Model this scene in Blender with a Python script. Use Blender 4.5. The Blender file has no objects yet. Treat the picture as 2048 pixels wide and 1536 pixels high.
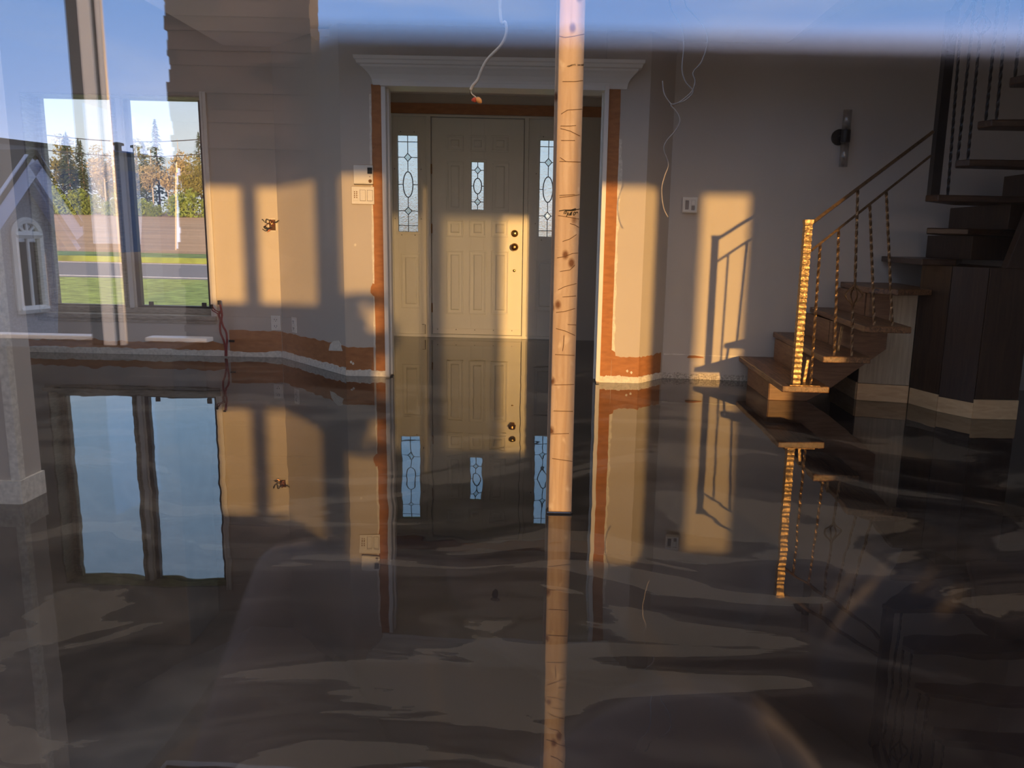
import bpy, bmesh, math, random
from mathutils import Vector, Matrix
random.seed(7)
C = bpy.context.scene.collection
sc = bpy.context.scene

# ------------------------------------------------------------------ camera
FPX, TP, ROLL, X0, CY, H = 1600.0, 0.185, 0.022, 1100.0, 768.0, 0.975
pit = math.atan(TP); cp, sp = math.cos(pit), math.sin(pit)
cr, sr = math.cos(ROLL), math.sin(ROLL)
def ray(x, y):
    u, v = x - X0, y - CY
    uu, vv = u*cr + v*sr, -u*sr + v*cr
    return Vector((uu/FPX, cp - sp*vv/FPX, -sp - cp*vv/FPX))
def at(x, y, Y):
    d = ray(x, y); return d*(Y/d.y) + Vector((0, 0, H))
def flo(x, y, z=0.0):
    d = ray(x, y); return d*((z - H)/d.z) + Vector((0, 0, H))
cam_d = bpy.data.cameras.new('camera'); cam = bpy.data.objects.new('camera', cam_d); C.objects.link(cam)
cam.location = (0, 0, H)
cam_d.sensor_fit = 'HORIZONTAL'; cam_d.sensor_width = 36.0
cam_d.lens = 36.0*FPX/2048.0
cam_d.shift_x = -(X0 - 1024.0)/2048.0
cam_d.clip_start = 0.01; cam_d.clip_end = 2000
fwd = Vector((0, cp, -sp)); up0 = Vector((0, sp, cp)); rt0 = Vector((1, 0, 0))
# true vertical leans left-down in the picture, so the camera is rolled a little anticlockwise
rt = rt0*cr + up0*sr; up = up0*cr - rt0*sr
cam.matrix_world = Matrix(((rt.x, up.x, -fwd.x, 0), (rt.y, up.y, -fwd.y, 0), (rt.z, up.z, -fwd.z, H), (0, 0, 0, 1)))
sc.camera = cam
cam_d.dof.use_dof = True; cam_d.dof.focus_distance = 5.6; cam_d.dof.aperture_fstop = 11.0
sc.view_settings.view_transform = 'Standard'; sc.view_settings.look = 'None'
sc.view_settings.gamma = 1.0; sc.view_settings.exposure = 0.25; sc.view_settings.use_curve_mapping = False
sc.cycles.max_bounces = 10; sc.cycles.diffuse_bounces = 6; sc.cycles.glossy_bounces = 5; sc.cycles.transparent_max_bounces = 24
sc.cycles.sample_clamp_indirect = 4.0

# ------------------------------------------------------------------ node helpers
def mat(name):
    m = bpy.data.materials.new(name); m.use_nodes = True
    nt = m.node_tree; nt.nodes.clear()
    out = nt.nodes.new('ShaderNodeOutputMaterial')
    return m, nt, out
def N(nt, t, **kw):
    n = nt.nodes.new(t)
    for k, v in kw.items():
        if k in n.inputs: n.inputs[k].default_value = v
        else: setattr(n, k, v)
    return n
def L(nt, a, b): nt.links.new(a, b)
def coords(nt, scale=(1, 1, 1), rot=(0, 0, 0)):
    tc = N(nt, 'ShaderNodeTexCoord'); mp = N(nt, 'ShaderNodeMapping')
    mp.inputs['Scale'].default_value = scale; mp.inputs['Rotation'].default_value = rot
    L(nt, tc.outputs['Object'], mp.inputs['Vector']); return mp.outputs['Vector']
def ramp(nt, fac, stops):
    r = N(nt, 'ShaderNodeValToRGB'); cr_ = r.color_ramp
    while len(cr_.elements) > 1: cr_.elements.remove(cr_.elements[-1])
    cr_.elements[0].position = stops[0][0]; cr_.elements[0].color = (*stops[0][1], 1)
    for p, c in stops[1:]:
        e = cr_.elements.new(p); e.color = (*c, 1)
    L(nt, fac, r.inputs['Fac']); return r.outputs['Color']
def simple(name, col, rough=0.6, metal=0.0, var=0.12, scale=8.0, stretch=(1, 1, 1), bump=0.0, spec=0.4, detail=5.0):
    m, nt, out = mat(name)
    b = N(nt, 'ShaderNodeBsdfPrincipled'); b.inputs['Roughness'].default_value = rough
    b.inputs['Metallic'].default_value = metal; b.inputs['Specular IOR Level'].default_value = spec
    v = coords(nt, stretch)
    no = N(nt, 'ShaderNodeTexNoise'); no.inputs['Scale'].default_value = scale; no.inputs['Detail'].default_value = detail
    L(nt, v, no.inputs['Vector'])
    lo = tuple(max(0, c*(1 - var)) for c in col); hi = tuple(min(1, c*(1 + var)) for c in col)
    L(nt, ramp(nt, no.outputs['Fac'], [(0.3, lo), (0.7, hi)]), b.inputs['Base Color'])
    if bump:
        bp = N(nt, 'ShaderNodeBump'); bp.inputs['Strength'].default_value = bump; bp.inputs['Distance'].default_value = 0.004
        L(nt, no.outputs['Fac'], bp.inputs['Height']); L(nt, bp.outputs['Normal'], b.inputs['Normal'])
    L(nt, b.outputs['BSDF'], out.inputs['Surface']); return m

# ------------------------------------------------------------------ sky and sun
SUN_DIR = Vector((-0.24, 1.0, -0.079)).normalized()
w = bpy.data.worlds.new('evening_sky'); sc.world = w; w.use_nodes = True
nt = w.node_tree; nt.nodes.clear()
out = nt.nodes.new('ShaderNodeOutputWorld'); bg = nt.nodes.new('ShaderNodeBackground')
tc = N(nt, 'ShaderNodeTexCoord'); sx = N(nt, 'ShaderNodeSeparateXYZ'); L(nt, tc.outputs['Generated'], sx.inputs[0])
front = ramp(nt, sx.outputs['Z'], [(0.0, (0.9, 0.92, 0.95)), (0.10, (0.95, 1.0, 1.05)), (0.22, (0.55, 0.85, 1.25)), (0.45, (0.50, 0.68, 0.95)), (1.0, (0.92, 0.78, 0.70))])
back = ramp(nt, sx.outputs['Z'], [(0.0, (1.15, 1.35, 1.9)), (0.12, (0.50, 0.80, 1.5)), (0.30, (0.24, 0.55, 1.25)), (0.55, (0.55, 0.65, 0.9)), (1.0, (0.92, 0.78, 0.70))])
mr = N(nt, 'ShaderNodeMapRange'); mr.inputs['From Min'].default_value = -0.5; mr.inputs['From Max'].default_value = 0.6
L(nt, sx.outputs['Y'], mr.inputs['Value'])
mx = N(nt, 'ShaderNodeMix', data_type='RGBA'); L(nt, mr.outputs[0], mx.inputs['Factor']); L(nt, back, mx.inputs[6]); L(nt, front, mx.inputs[7])
cn = N(nt, 'ShaderNodeTexNoise'); cn.inputs['Scale'].default_value = 3.0; cn.inputs['Detail'].default_value = 6
cm = N(nt, 'ShaderNodeMapping'); cm.inputs['Scale'].default_value = (1, 1, 5); L(nt, tc.outputs['Generated'], cm.inputs[0]); L(nt, cm.outputs[0], cn.inputs['Vector'])
cmx = N(nt, 'ShaderNodeMix', data_type='RGBA'); cl = ramp(nt, cn.outputs['Fac'], [(0.5, (0, 0, 0)), (0.8, (0.35, 0.35, 0.35))])
L(nt, cl, cmx.inputs['Factor']); L(nt, mx.outputs[2], cmx.inputs[6]); cmx.inputs[7].default_value = (1.3, 1.3, 1.4, 1)
vn = N(nt, 'ShaderNodeVectorMath', operation='NORMALIZE'); L(nt, tc.outputs['Generated'], vn.inputs[0])
dt = N(nt, 'ShaderNodeVectorMath', operation='DOT_PRODUCT'); L(nt, vn.outputs[0], dt.inputs[0]); dt.inputs[1].default_value = tuple(-SUN_DIR)
mxd = N(nt, 'ShaderNodeMath', operation='MAXIMUM'); L(nt, dt.outputs['Value'], mxd.inputs[0]); mxd.inputs[1].default_value = 0.0
acc = cmx.outputs[2]
zf = N(nt, 'ShaderNodeMapRange'); zf.inputs['From Min'].default_value = 0.25; zf.inputs['From Max'].default_value = 0.10; L(nt, sx.outputs['Z'], zf.inputs['Value'])   # the glow hugs the horizon
zf2 = N(nt, 'ShaderNodeMath', operation='MULTIPLY'); L(nt, zf.outputs[0], zf2.inputs[0]); L(nt, zf.outputs[0], zf2.inputs[1])
for pw, colr in ((30.0, (13.0, 7.7, 3.8)), (7.0, (1.5, 1.0, 0.6))):        # evening glow around the sun
    pn = N(nt, 'ShaderNodeMath', operation='POWER'); L(nt, mxd.outputs[0], pn.inputs[0]); pn.inputs[1].default_value = pw
    sc_ = N(nt, 'ShaderNodeVectorMath', operation='SCALE'); sc_.inputs[0].default_value = colr; pz_ = N(nt, 'ShaderNodeMath', operation='MULTIPLY'); L(nt, pn.outputs[0], pz_.inputs[0]); L(nt, zf2.outputs[0], pz_.inputs[1]); L(nt, pz_.outputs[0], sc_.inputs['Scale'])
    ad = N(nt, 'ShaderNodeVectorMath', operation='ADD'); L(nt, acc, ad.inputs[0]); L(nt, sc_.outputs[0], ad.inputs[1]); acc = ad.outputs[0]
L(nt, acc, bg.inputs['Color']); bg.inputs['Strength'].default_value = 1.15
L(nt, bg.outputs[0], out.inputs['Surface'])

sd = bpy.data.lights.new('sun', 'SUN'); so = bpy.data.objects.new('sun', sd); C.objects.link(so)
sd.energy = 6.3; sd.color = (1.0, 0.52, 0.15); sd.angle = math.radians(0.9)
so.location = (2, -8, 4)
so.rotation_euler = (-SUN_DIR).to_track_quat('Z', 'Y').to_euler()

# ------------------------------------------------------------------ mesh builder
class B:
    def __init__(s): s.bm = bmesh.new()
    def box(s, x0, x1, y0, y1, z0, z1):
        vs = [s.bm.verts.new(p) for p in ((x0,y0,z0),(x1,y0,z0),(x1,y1,z0),(x0,y1,z0),(x0,y0,z1),(x1,y0,z1),(x1,y1,z1),(x0,y1,z1))]
        for f in ((0,3,2,1),(4,5,6,7),(0,1,5,4),(1,2,6,5),(2,3,7,6),(3,0,4,7)): s.bm.faces.new([vs[i] for i in f])
        return s
    def hexa(s, lower, upper):
        a = [s.bm.verts.new(p) for p in lower]; b = [s.bm.verts.new(p) for p in upper]; n = len(a)
        s.bm.faces.new(a[::-1]); s.bm.faces.new(b)
        for i in range(n): s.bm.faces.new((a[i], a[(i+1) % n], b[(i+1) % n], b[i]))
        return s
    def slab(s, pts, z0, z1):                     # plan polygon, counter-clockwise
        return s.hexa([(p[0], p[1], z0) for p in pts], [(p[0], p[1], z1) for p in pts])
    def xz(s, pts, y0, y1):                       # elevation polygon in x,z extruded along y
        return s.hexa([(p[0], y0, p[1]) for p in pts], [(p[0], y1, p[1]) for p in pts])
    def wallseg(s, p, q, z0, z1, t):              # straight wall from p to q, thickness t away on +y side
        d = Vector((q[0]-p[0], q[1]-p[1])).normalized(); n = Vector((-d.y, d.x))*t
        return s.slab([p, q, (q[0]+n.x, q[1]+n.y), (p[0]+n.x, p[1]+n.y)], z0, z1)
    def tube(s, pts, r, n=8, closed=False, twist=0.0, sq=False):
        pts = [Vector(p) for p in pts]; rs = r if isinstance(r, (list, tuple)) else [r]*len(pts)
        rings = []; up_ = Vector((0, 0, 1)); prev = None
        for i, p in enumerate(pts):
            a = pts[(i-1) % len(pts)] if (i > 0 or closed) else p
            b = pts[(i+1) % len(pts)] if (i < len(pts)-1 or closed) else p
            t = (b-a).normalized() if (b-a).length > 1e-9 else up_
            if prev is None:
                ref = Vector((1, 0, 0)) if abs(t.x) < 0.9 else Vector((0, 1, 0))
            else: ref = prev
            e1 = (ref - t*ref.dot(t)).normalized(); e2 = t.cross(e1); prev = e1
            ring = []
            for k in range(n):
                an = 2*math.pi*k/n + twist*i + (math.pi/4 if sq else 0)
                ring.append(s.bm.verts.new(p + (e1*math.cos(an) + e2*math.sin(an))*rs[i]))
            rings.append(ring)
        m = len(rings)
        for i in range(m if closed else m-1):
            A, D = rings[i], rings[(i+1) % m]
            for k in range(n): s.bm.faces.new((A[k], A[(k+1) % n], D[(k+1) % n], D[k]))
        if not closed:
            s.bm.faces.new(rings[0][::-1]); s.bm.faces.new(rings[-1])
        return s
    def lathe(s, prof, c, axis='z', n=24):        # prof: (radius, height)
        c = Vector(c); rings = []
        for r, h in prof:
            ring = []
            for k in range(n):
                a = 2*math.pi*k/n; u, v = r*math.cos(a), r*math.sin(a)
                o = {'z': (u, v, h), 'y': (u, h, -v), 'x': (h, u, v)}[axis]
                ring.append(s.bm.verts.new(c + Vector(o)))
            rings.append(ring)
        for A, D in zip(rings, rings[1:]):
            for k in range(n): s.bm.faces.new((A[k], A[(k+1) % n], D[(k+1) % n], D[k]))
        s.bm.faces.new(rings[0][::-1]); s.bm.faces.new(rings[-1])
        return s
    def done(s, name, m, parent=None, bevel=0.0, smooth=False, seg=2):
        bmesh.ops.recalc_face_normals(s.bm, faces=s.bm.faces)
        me = bpy.data.meshes.new(name); s.bm.to_mesh(me); s.bm.free(); me.materials.append(m)
        if smooth:
            for p in me.polygons: p.use_smooth = True
        o = bpy.data.objects.new(name, me); C.objects.link(o)
        if parent is not None: o.parent = parent
        if bevel:
            md = o.modifiers.new('bevel', 'BEVEL'); md.width = bevel; md.segments = seg; md.limit_method = 'ANGLE'
        return o
def tag(o, label=None, cat=None, group=None, kind=None):
    if label: o['label'] = label
    if cat: o['category'] = cat
    if group: o['group'] = group
    if kind: o['kind'] = kind
    return o
def thing(name, label, cat, group=None):
    return tag(bpy.data.objects.new(name, None), label, cat, group) if False else _thing(name, label, cat, group)
def _thing(name, label, cat, group):
    o = bpy.data.objects.new(name, None); C.objects.link(o); o.empty_display_size = 0.1
    return tag(o, label, cat, group)
def struct(o, label=None): return tag(o, label, kind='structure')
def frame_root(name, label=None):
    o = bpy.data.objects.new(name, None); C.objects.link(o); o['kind'] = 'structure'
    if label: o['label'] = label
    return o
def copy_tree(o, parent=None):
    c = o.copy(); C.objects.link(c); c.parent = parent
    for ch in o.children: copy_tree(ch, c)
    return c

# ------------------------------------------------------------------ materials
PAINT = simple('greige_wall_paint', (0.61, 0.56, 0.495), 0.75, var=0.025, scale=2.5, bump=0.02)
CEIL = simple('ceiling_paint', (0.90, 0.85, 0.81), 0.8, var=0.02, scale=3)
WHITE = simple('white_trim_paint', (0.86, 0.84, 0.79), 0.42, var=0.03, scale=5)
DOORW = simple('cream_door_paint', (0.84, 0.84, 0.80), 0.38, var=0.02, scale=3)
KRAFT = simple('bare_drywall_paper', (0.46, 0.20, 0.08), 0.8, var=0.15, scale=14, stretch=(1, 1, 3), bump=0.1)
PLASTER = simple('dried_joint_plaster', (0.84, 0.80, 0.70), 0.8, var=0.18, scale=60, bump=0.3)
CONC = simple('rough_slab_edge', (0.55, 0.50, 0.42), 0.9, var=0.5, scale=90, bump=0.5)
VINYL = simple('white_vinyl', (0.78, 0.79, 0.80), 0.35, var=0.02, scale=4)
ALU = simple('dark_window_frame', (0.06, 0.06, 0.065), 0.4, var=0.1, scale=10)
SILLM = simple('weathered_window_frame', (0.42, 0.38, 0.31), 0.6, var=0.25, scale=20, stretch=(1, 1, 6))
BLACK = simple('black_iron', (0.012, 0.012, 0.013), 0.35, var=0.1, scale=10)
BLKPL = simple('black_plastic', (0.02, 0.02, 0.02), 0.4, var=0.1)
BRASS = simple('polished_brass', (0.62, 0.42, 0.16), 0.22, 1.0, var=0.05)
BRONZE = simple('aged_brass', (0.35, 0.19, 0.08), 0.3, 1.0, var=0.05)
COPPER = simple('copper_strand', (0.7, 0.3, 0.14), 0.3, 1.0)
WIREW = simple('white_cable_jacket', (0.62, 0.58, 0.52), 0.5, var=0.05)
WIREG = simple('grey_speaker_wire', (0.42, 0.38, 0.36), 0.5, var=0.08)
WIRER = simple('red_pipe_cable', (0.28, 0.03, 0.035), 0.5, var=0.1)
NUTO = simple('orange_wire_nut', (0.75, 0.36, 0.12), 0.5)
NUTR = simple('red_wire_nut', (0.55, 0.08, 0.05), 0.5)
PLATE = simple('ivory_plate_plastic', (0.88, 0.86, 0.79), 0.35, var=0.02)
PLATEG = simple('grey_switch_insert', (0.30, 0.27, 0.25), 0.5)
LCD = simple('dark_display', (0.03, 0.035, 0.035), 0.15)
INK = simple('black_marker_ink', (0.008, 0.005, 0.005), 0.6)
PENCIL = simple('brown_pencil_line', (0.10, 0.045, 0.02), 0.7)

def wood(name, c0, c1, axis_scale, rough=0.45, dots=False, bump=0.15, wave=2.2, wdist=7.0):
    m, nt, out = mat(name); b = N(nt, 'ShaderNodeBsdfPrincipled'); b.inputs['Roughness'].default_value = rough
    v = coords(nt, axis_scale)
    wv = N(nt, 'ShaderNodeTexNoise'); wv.inputs['Scale'].default_value = wave; wv.inputs['Detail'].default_value = 8; wv.inputs['Distortion'].default_value = wdist*0.15
    L(nt, v, wv.inputs['Vector'])
    col = ramp(nt, wv.outputs['Fac'], [(0.28, c0), (0.5, tuple((a+b_)/2 for a, b_ in zip(c0, c1))), (0.7, c1)])
    if dots:
        vo = N(nt, 'ShaderNodeTexVoronoi'); vo.inputs['Scale'].default_value = 13.0
        v2 = coords(nt, (1.3, 1.3, 0.9)); L(nt, v2, vo.inputs['Vector'])
        k = ramp(nt, vo.outputs['Distance'], [(0.10, (1, 1, 1)), (0.24, (0, 0, 0))])
        mxx = N(nt, 'ShaderNodeMix', data_type='RGBA'); L(nt, k, mxx.inputs['Factor']); L(nt, col, mxx.inputs[6]); mxx.inputs[7].default_value = (0.17, 0.075, 0.035, 1); col = mxx.outputs[2]
        n2 = N(nt, 'ShaderNodeTexNoise'); n2.inputs['Scale'].default_value = 26; L(nt, coords(nt, (1, 1, 0.6)), n2.inputs['Vector'])
        k2 = ramp(nt, n2.outputs['Fac'], [(0.62, (0, 0, 0)), (0.72, (0.5, 0.5, 0.5))])
        m3 = N(nt, 'ShaderNodeMix', data_type='RGBA'); L(nt, k2, m3.inputs['Factor']); L(nt, col, m3.inputs[6]); m3.inputs[7].default_value = (0.78, 0.66, 0.52, 1); col = m3.outputs[2]
    L(nt, col, b.inputs['Base Color'])
    bp = N(nt, 'ShaderNodeBump'); bp.inputs['Strength'].default_value = bump; bp.inputs['Distance'].default_value = 0.003
    L(nt, wv.outputs['Fac'], bp.inputs['Height']); L(nt, bp.outputs['Normal'], b.inputs['Normal'])
    L(nt, b.outputs['BSDF'], out.inputs['Surface']); return m
POSTW = wood('rough_spruce_post', (0.46, 0.33, 0.23), (0.62, 0.49, 0.38), (18, 18, 1.0), 0.75, dots=True)
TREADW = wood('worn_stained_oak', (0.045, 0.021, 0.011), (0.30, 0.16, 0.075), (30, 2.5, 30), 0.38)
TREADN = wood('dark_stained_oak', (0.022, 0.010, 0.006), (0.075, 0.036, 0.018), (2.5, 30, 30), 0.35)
STRW = wood('brown_stained_board', (0.15, 0.078, 0.04), (0.27, 0.155, 0.085), (3, 3, 26), 0.5)
PANL = wood('unfinished_grey_board', (0.36, 0.30, 0.21), (0.50, 0.42, 0.30), (26, 26, 1.6), 0.6)
PAND = wood('dark_brown_panel', (0.028, 0.015, 0.009), (0.065, 0.036, 0.02), (22, 22, 1.4), 0.45)
BASEB = wood('pale_plywood_edge', (0.62, 0.42, 0.22), (0.80, 0.58, 0.33), (4, 4, 20), 0.6)

def hammered(name, col, rough):
    m, nt, out = mat(name); b = N(nt, 'ShaderNodeBsdfPrincipled'); b.inputs['Roughness'].default_value = rough; b.inputs['Metallic'].default_value = 0.75
    vo = N(nt, 'ShaderNodeTexVoronoi'); vo.inputs['Scale'].default_value = 60; L(nt, coords(nt, (1, 1, 0.8)), vo.inputs['Vector'])
    L(nt, ramp(nt, vo.outputs['Distance'], [(0.1, tuple(c*0.6 for c in col)), (0.6, col)]), b.inputs['Base Color'])
    bp = N(nt, 'ShaderNodeBump'); bp.inputs['Strength'].default_value = 0.6; bp.inputs['Distance'].default_value = 0.004
    L(nt, vo.outputs['Distance'], bp.inputs['Height']); L(nt, bp.outputs['Normal'], b.inputs['Normal'])
    L(nt, b.outputs['BSDF'], out.inputs['Surface']); return m
HAMGOLD = hammered('hammered_brown_iron', (0.36, 0.25, 0.13), 0.42)
TWIST = hammered('twisted_iron_bar', (0.22, 0.14, 0.075), 0.4)

# floor: swirled black epoxy
EPOXY, nt, out = mat('black_marbled_epoxy')
v = coords(nt, (1, 1, 1))
def warp(src, scale, amt, seed):
    n_ = N(nt, 'ShaderNodeTexNoise', noise_dimensions='4D'); n_.inputs['Scale'].default_value = scale; n_.inputs['Detail'].default_value = 1.5; n_.inputs['W'].default_value = seed; L(nt, src, n_.inputs['Vector'])
    sb_ = N(nt, 'ShaderNodeVectorMath', operation='MULTIPLY_ADD'); L(nt, n_.outputs['Color'], sb_.inputs[0]); sb_.inputs[1].default_value = (amt, amt, 0); L(nt, src, sb_.inputs[2]); return sb_.outputs[0]
w1 = warp(v, 0.55, 2.6, 1.0)
w2 = warp(w1, 1.3, 0.7, 5.0)
mpp = N(nt, 'ShaderNodeMapping'); mpp.inputs['Scale'].default_value = (1.0, 2.3, 1); mpp.inputs['Rotation'].default_value = (0, 0, 0.35); L(nt, w2, mpp.inputs[0])
st_ = N(nt, 'ShaderNodeTexNoise'); st_.inputs['Scale'].default_value = 1.7; st_.inputs['Detail'].default_value = 10; st_.inputs['Roughness'].default_value = 0.50; L(nt, mpp.outputs[0], st_.inputs['Vector'])
pt_ = N(nt, 'ShaderNodeTexNoise'); pt_.inputs['Scale'].default_value = 1.15; pt_.inputs['Detail'].default_value = 3; L(nt, w1, pt_.inputs['Vector'])
sm = N(nt, 'ShaderNodeMath', operation='MULTIPLY_ADD'); L(nt, pt_.outputs['Fac'], sm.inputs[0]); sm.inputs[1].default_value = 0.85; L(nt, st_.outputs['Fac'], sm.inputs[2])
vm = N(nt, 'ShaderNodeMix', data_type='RGBA')
L(nt, ramp(nt, sm.outputs[0], [(0.80, (0.008, 0.008, 0.009)), (0.88, (0.020, 0.018, 0.018)), (0.95, (0.055, 0.050, 0.045)), (0.98, (0.028, 0.025, 0.023)), (1.03, (0.085, 0.077, 0.066)), (1.08, (0.040, 0.035, 0.030)), (1.14, (0.12, 0.107, 0.088))]), vm.inputs[6]); vm.inputs['Factor'].default_value = 0.0
df = N(nt, 'ShaderNodeBsdfDiffuse'); L(nt, vm.outputs[2], df.inputs['Color'])
gl = N(nt, 'ShaderNodeBsdfGlossy'); gl.inputs['Roughness'].default_value = 0.012; gl.inputs['Color'].default_value = (0.97, 0.97, 0.97, 1)
fr = N(nt, 'ShaderNodeFresnel'); fr.inputs['IOR'].default_value = 2.35
wn = N(nt, 'ShaderNodeTexNoise'); wn.inputs['Scale'].default_value = 3.0; wn.inputs['Detail'].default_value = 2.0; L(nt, coords(nt, (1, 1, 1)), wn.inputs['Vector'])
bp = N(nt, 'ShaderNodeBump'); bp.inputs['Strength'].default_value = 1.0; bp.inputs['Distance'].default_value = 0.0012
L(nt, wn.outputs['Fac'], bp.inputs['Height'])
for s_ in (gl, fr): L(nt, bp.outputs['Normal'], s_.inputs['Normal'])
mxs = N(nt, 'ShaderNodeMixShader'); L(nt, fr.outputs[0], mxs.inputs[0]); L(nt, df.outputs[0], mxs.inputs[1]); L(nt, gl.outputs[0], mxs.inputs[2])
L(nt, mxs.outputs[0], out.inputs['Surface'])

def glass(name, tint, refl, dirt=0.0):
    m, nt, out = mat(name)
    t = N(nt, 'ShaderNodeBsdfTransparent'); t.inputs['Color'].default_value = (*tint, 1)
    g = N(nt, 'ShaderNodeBsdfGlossy'); g.inputs['Roughness'].default_value = 0.0; g.inputs['Color'].default_value = (1, 1, 1, 1)
    mx_ = N(nt, 'ShaderNodeMixShader'); mx_.inputs[0].default_value = refl
    L(nt, t.outputs[0], mx_.inputs[1]); L(nt, g.outputs[0], mx_.inputs[2]); L(nt, mx_.outputs[0], out.inputs['Surface'])
    return m
PANE = glass('double_glazed_pane', (0.96, 0.97, 0.97), 0.20)
PANE2 = glass('clear_window_pane', (0.95, 0.96, 0.96), 0.08)
SCREEN = glass('insect_screen_mesh', (0.50, 0.52, 0.56), 0.03)
TUBEG = glass('clear_tube_glass', (0.86, 0.86, 0.86), 0.10)
DARKPANE = glass('tinted_outside_pane', (0.4, 0.4, 0.42), 0.18)
LEADED, nt, out = mat('textured_leaded_glass')
rf = N(nt, 'ShaderNodeBsdfRefraction'); rf.inputs['Roughness'].default_value = 0.10; rf.inputs['IOR'].default_value = 1.18; rf.inputs['Color'].default_value = (0.86, 0.92, 0.95, 1)
nn = N(nt, 'ShaderNodeTexNoise'); nn.inputs['Scale'].default_value = 60; nn.inputs['Detail'].default_value = 2; L(nt, coords(nt), nn.inputs['Vector'])
bp = N(nt, 'ShaderNodeBump'); bp.inputs['Strength'].default_value = 1.0; bp.inputs['Distance'].default_value = 0.01; L(nt, nn.outputs['Fac'], bp.inputs['Height']); L(nt, bp.outputs['Normal'], rf.inputs['Normal'])
g = N(nt, 'ShaderNodeBsdfGlossy'); g.inputs['Roughness'].default_value = 0.1
mxg = N(nt, 'ShaderNodeMixShader'); mxg.inputs[0].default_value = 0.08; L(nt, rf.outputs[0], mxg.inputs[1]); L(nt, g.outputs[0], mxg.inputs[2]); L(nt, mxg.outputs[0], out.inputs['Surface'])
BEVELG = glass('clear_bevelled_glass', (0.9, 0.95, 0.95), 0.15)

# ------------------------------------------------------------------ room shell
FL = B().slab([(-4.8, 0.036), (3.6, 0.036), (3.6, 7.8), (-4.8, 7.8)], -0.12, 0.0).done('floor', EPOXY); struct(FL, 'glossy black and grey swirled epoxy floor')
HW = 3.45
ZC = 2.285
def wall(name, b, m=PAINT, label=None): return struct(b.done(name, m), label)
# window wall on the left with its opening
WX0, WX1, WZ0, WZ1, WY = -3.93, -2.605, 0.30, 1.93, 6.15
b = B()
b.box(-4.8, WX0, WY, WY+0.22, 0, HW); b.box(WX1, -2.08, WY, WY+0.22, 0, HW)
b.box(WX0, WX1, WY, WY+0.22, 0, WZ0); b.box(WX0, WX1, WY, WY+0.22, WZ1, HW)
wall('wall_back_left', b)
wall('wall_diagonal_left', B().slab([(-2.08, 6.15), (-1.40, 5.42), (-1.27, 5.54), (-1.95, 6.27)], 0, HW))
JL, JR, JZ = -1.105, 0.315, 1.925
b = B(); b.box(-1.40, JL, 5.41, 5.55, 0, HW); b.box(JR, 0.60, 5.37, 5.55, 0, HW); b.box(JL, JR, 5.39, 5.55, JZ, HW)
wall('wall_entry', b, label='greige wall around the cased opening to the entry')
wall('wall_diagonal_right', B().slab([(0.60, 5.37), (0.79, 5.60), (0.68, 5.72), (0.47, 5.50)], 0, HW))
wall('wall_right_back', B().slab([(0.79, 5.60), (1.5, 5.545), (3.6, 5.40), (3.6, 5.6), (0.79, 5.76)], 0, HW))
# side walls; the left one has an unseen opening added to brighten the room
b = B()
b.box(-4.8, -4.6, 0.036, 3.1, 0, HW); b.box(-4.8, -4.6, 4.5, 6.2, 0, HW); b.box(-4.8, -4.6, 3.1, 4.5, 0, 0.1); b.box(-4.8, -4.6, 3.1, 4.5, 2.2, HW)
wall('wall_left', b)
b = B()
b.box(3.4, 3.6, 0.036, 5.6, 0, HW)
wall('wall_right', b)
# front wall with openings (the camera looks through the middle one)
FY0, FY1 = 0.035, 0.15
ops = [(-1.17, -0.30, 0.89, 1.775), (-0.155, 0.160, 0.03, 1.775), (0.622, 0.730, 0.03, 2.0), (1.32, 2.0, 0.03, 1.735), (2.32, 2.66, 0.03, 1.72)]
ops = ops[:2] + [(0.19, 0.60, 0.03, 1.735)] + ops[2:3] + [(0.765, 1.30, 0.03, 1.735)] + ops[3:] + [(-3.4, -2.45, 0.03, 1.735)]  # last opening is unseen, added to light the left partition
SCREENED = (2, 4)
b = B(); x = -4.8
for (a, c, z0, z1) in sorted(ops):
    b.box(x, a, FY0, FY1, 0, HW); b.box(a, c, FY0, FY1, 0, z0); b.box(a, c, FY0, FY1, z1, HW); x = c
b.box(x, 3.6, FY0, FY1, 0, HW)
wall('wall_front', b, VINYL)
for i, (a, c, z0, z1) in enumerate(ops):
    r = frame_root('window_%d' % (i+2), 'window pane the photograph looks through' if i == 1 else None)
    B().box(a, c, 0.050, 0.054, z0, z1).done('pane', PANE if i == 1 else PANE2, r)
    if i in SCREENED: B().box(a, c, 0.090, 0.092, z0, z1).done('insect_screen', SCREEN, r)
    f = B(); t = 0.012
    for q in ((a, a+t, z0, z1), (c-t, c, z0, z1), (a, c, z0, z0+t), (a, c, z1-t, z1)): f.box(q[0], q[1], 0.04, 0.075, q[2], q[3])
    if i == 0: f.box(-0.89, -0.77, 0.038, 0.08, z0, z1)
    f.done('window_frame', VINYL, r)
# wall end on the near left
wall('wall_near_left', B().box(-4.6, -1.868, 2.71, 2.835, 0, HW), label='end of a white drywall partition at the left edge')
b = B(); b.box(-1.892, -1.862, 2.704, 2.712, 0.02, HW); b.box(-1.868, -1.861, 2.706, 2.735, 0.02, HW)
struct(b.done('trim_1', PLASTER), 'plastered corner bead on the partition end')
b = B(); b.box(-4.6, -1.865, 2.700, 2.712, 0.0, 0.085); b.box(-1.870, -1.858, 2.703, 2.838, 0.0, 0.085)
struct(b.done('trim_2', PLASTER), 'rough plaster patch at the foot of the partition')
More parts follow.
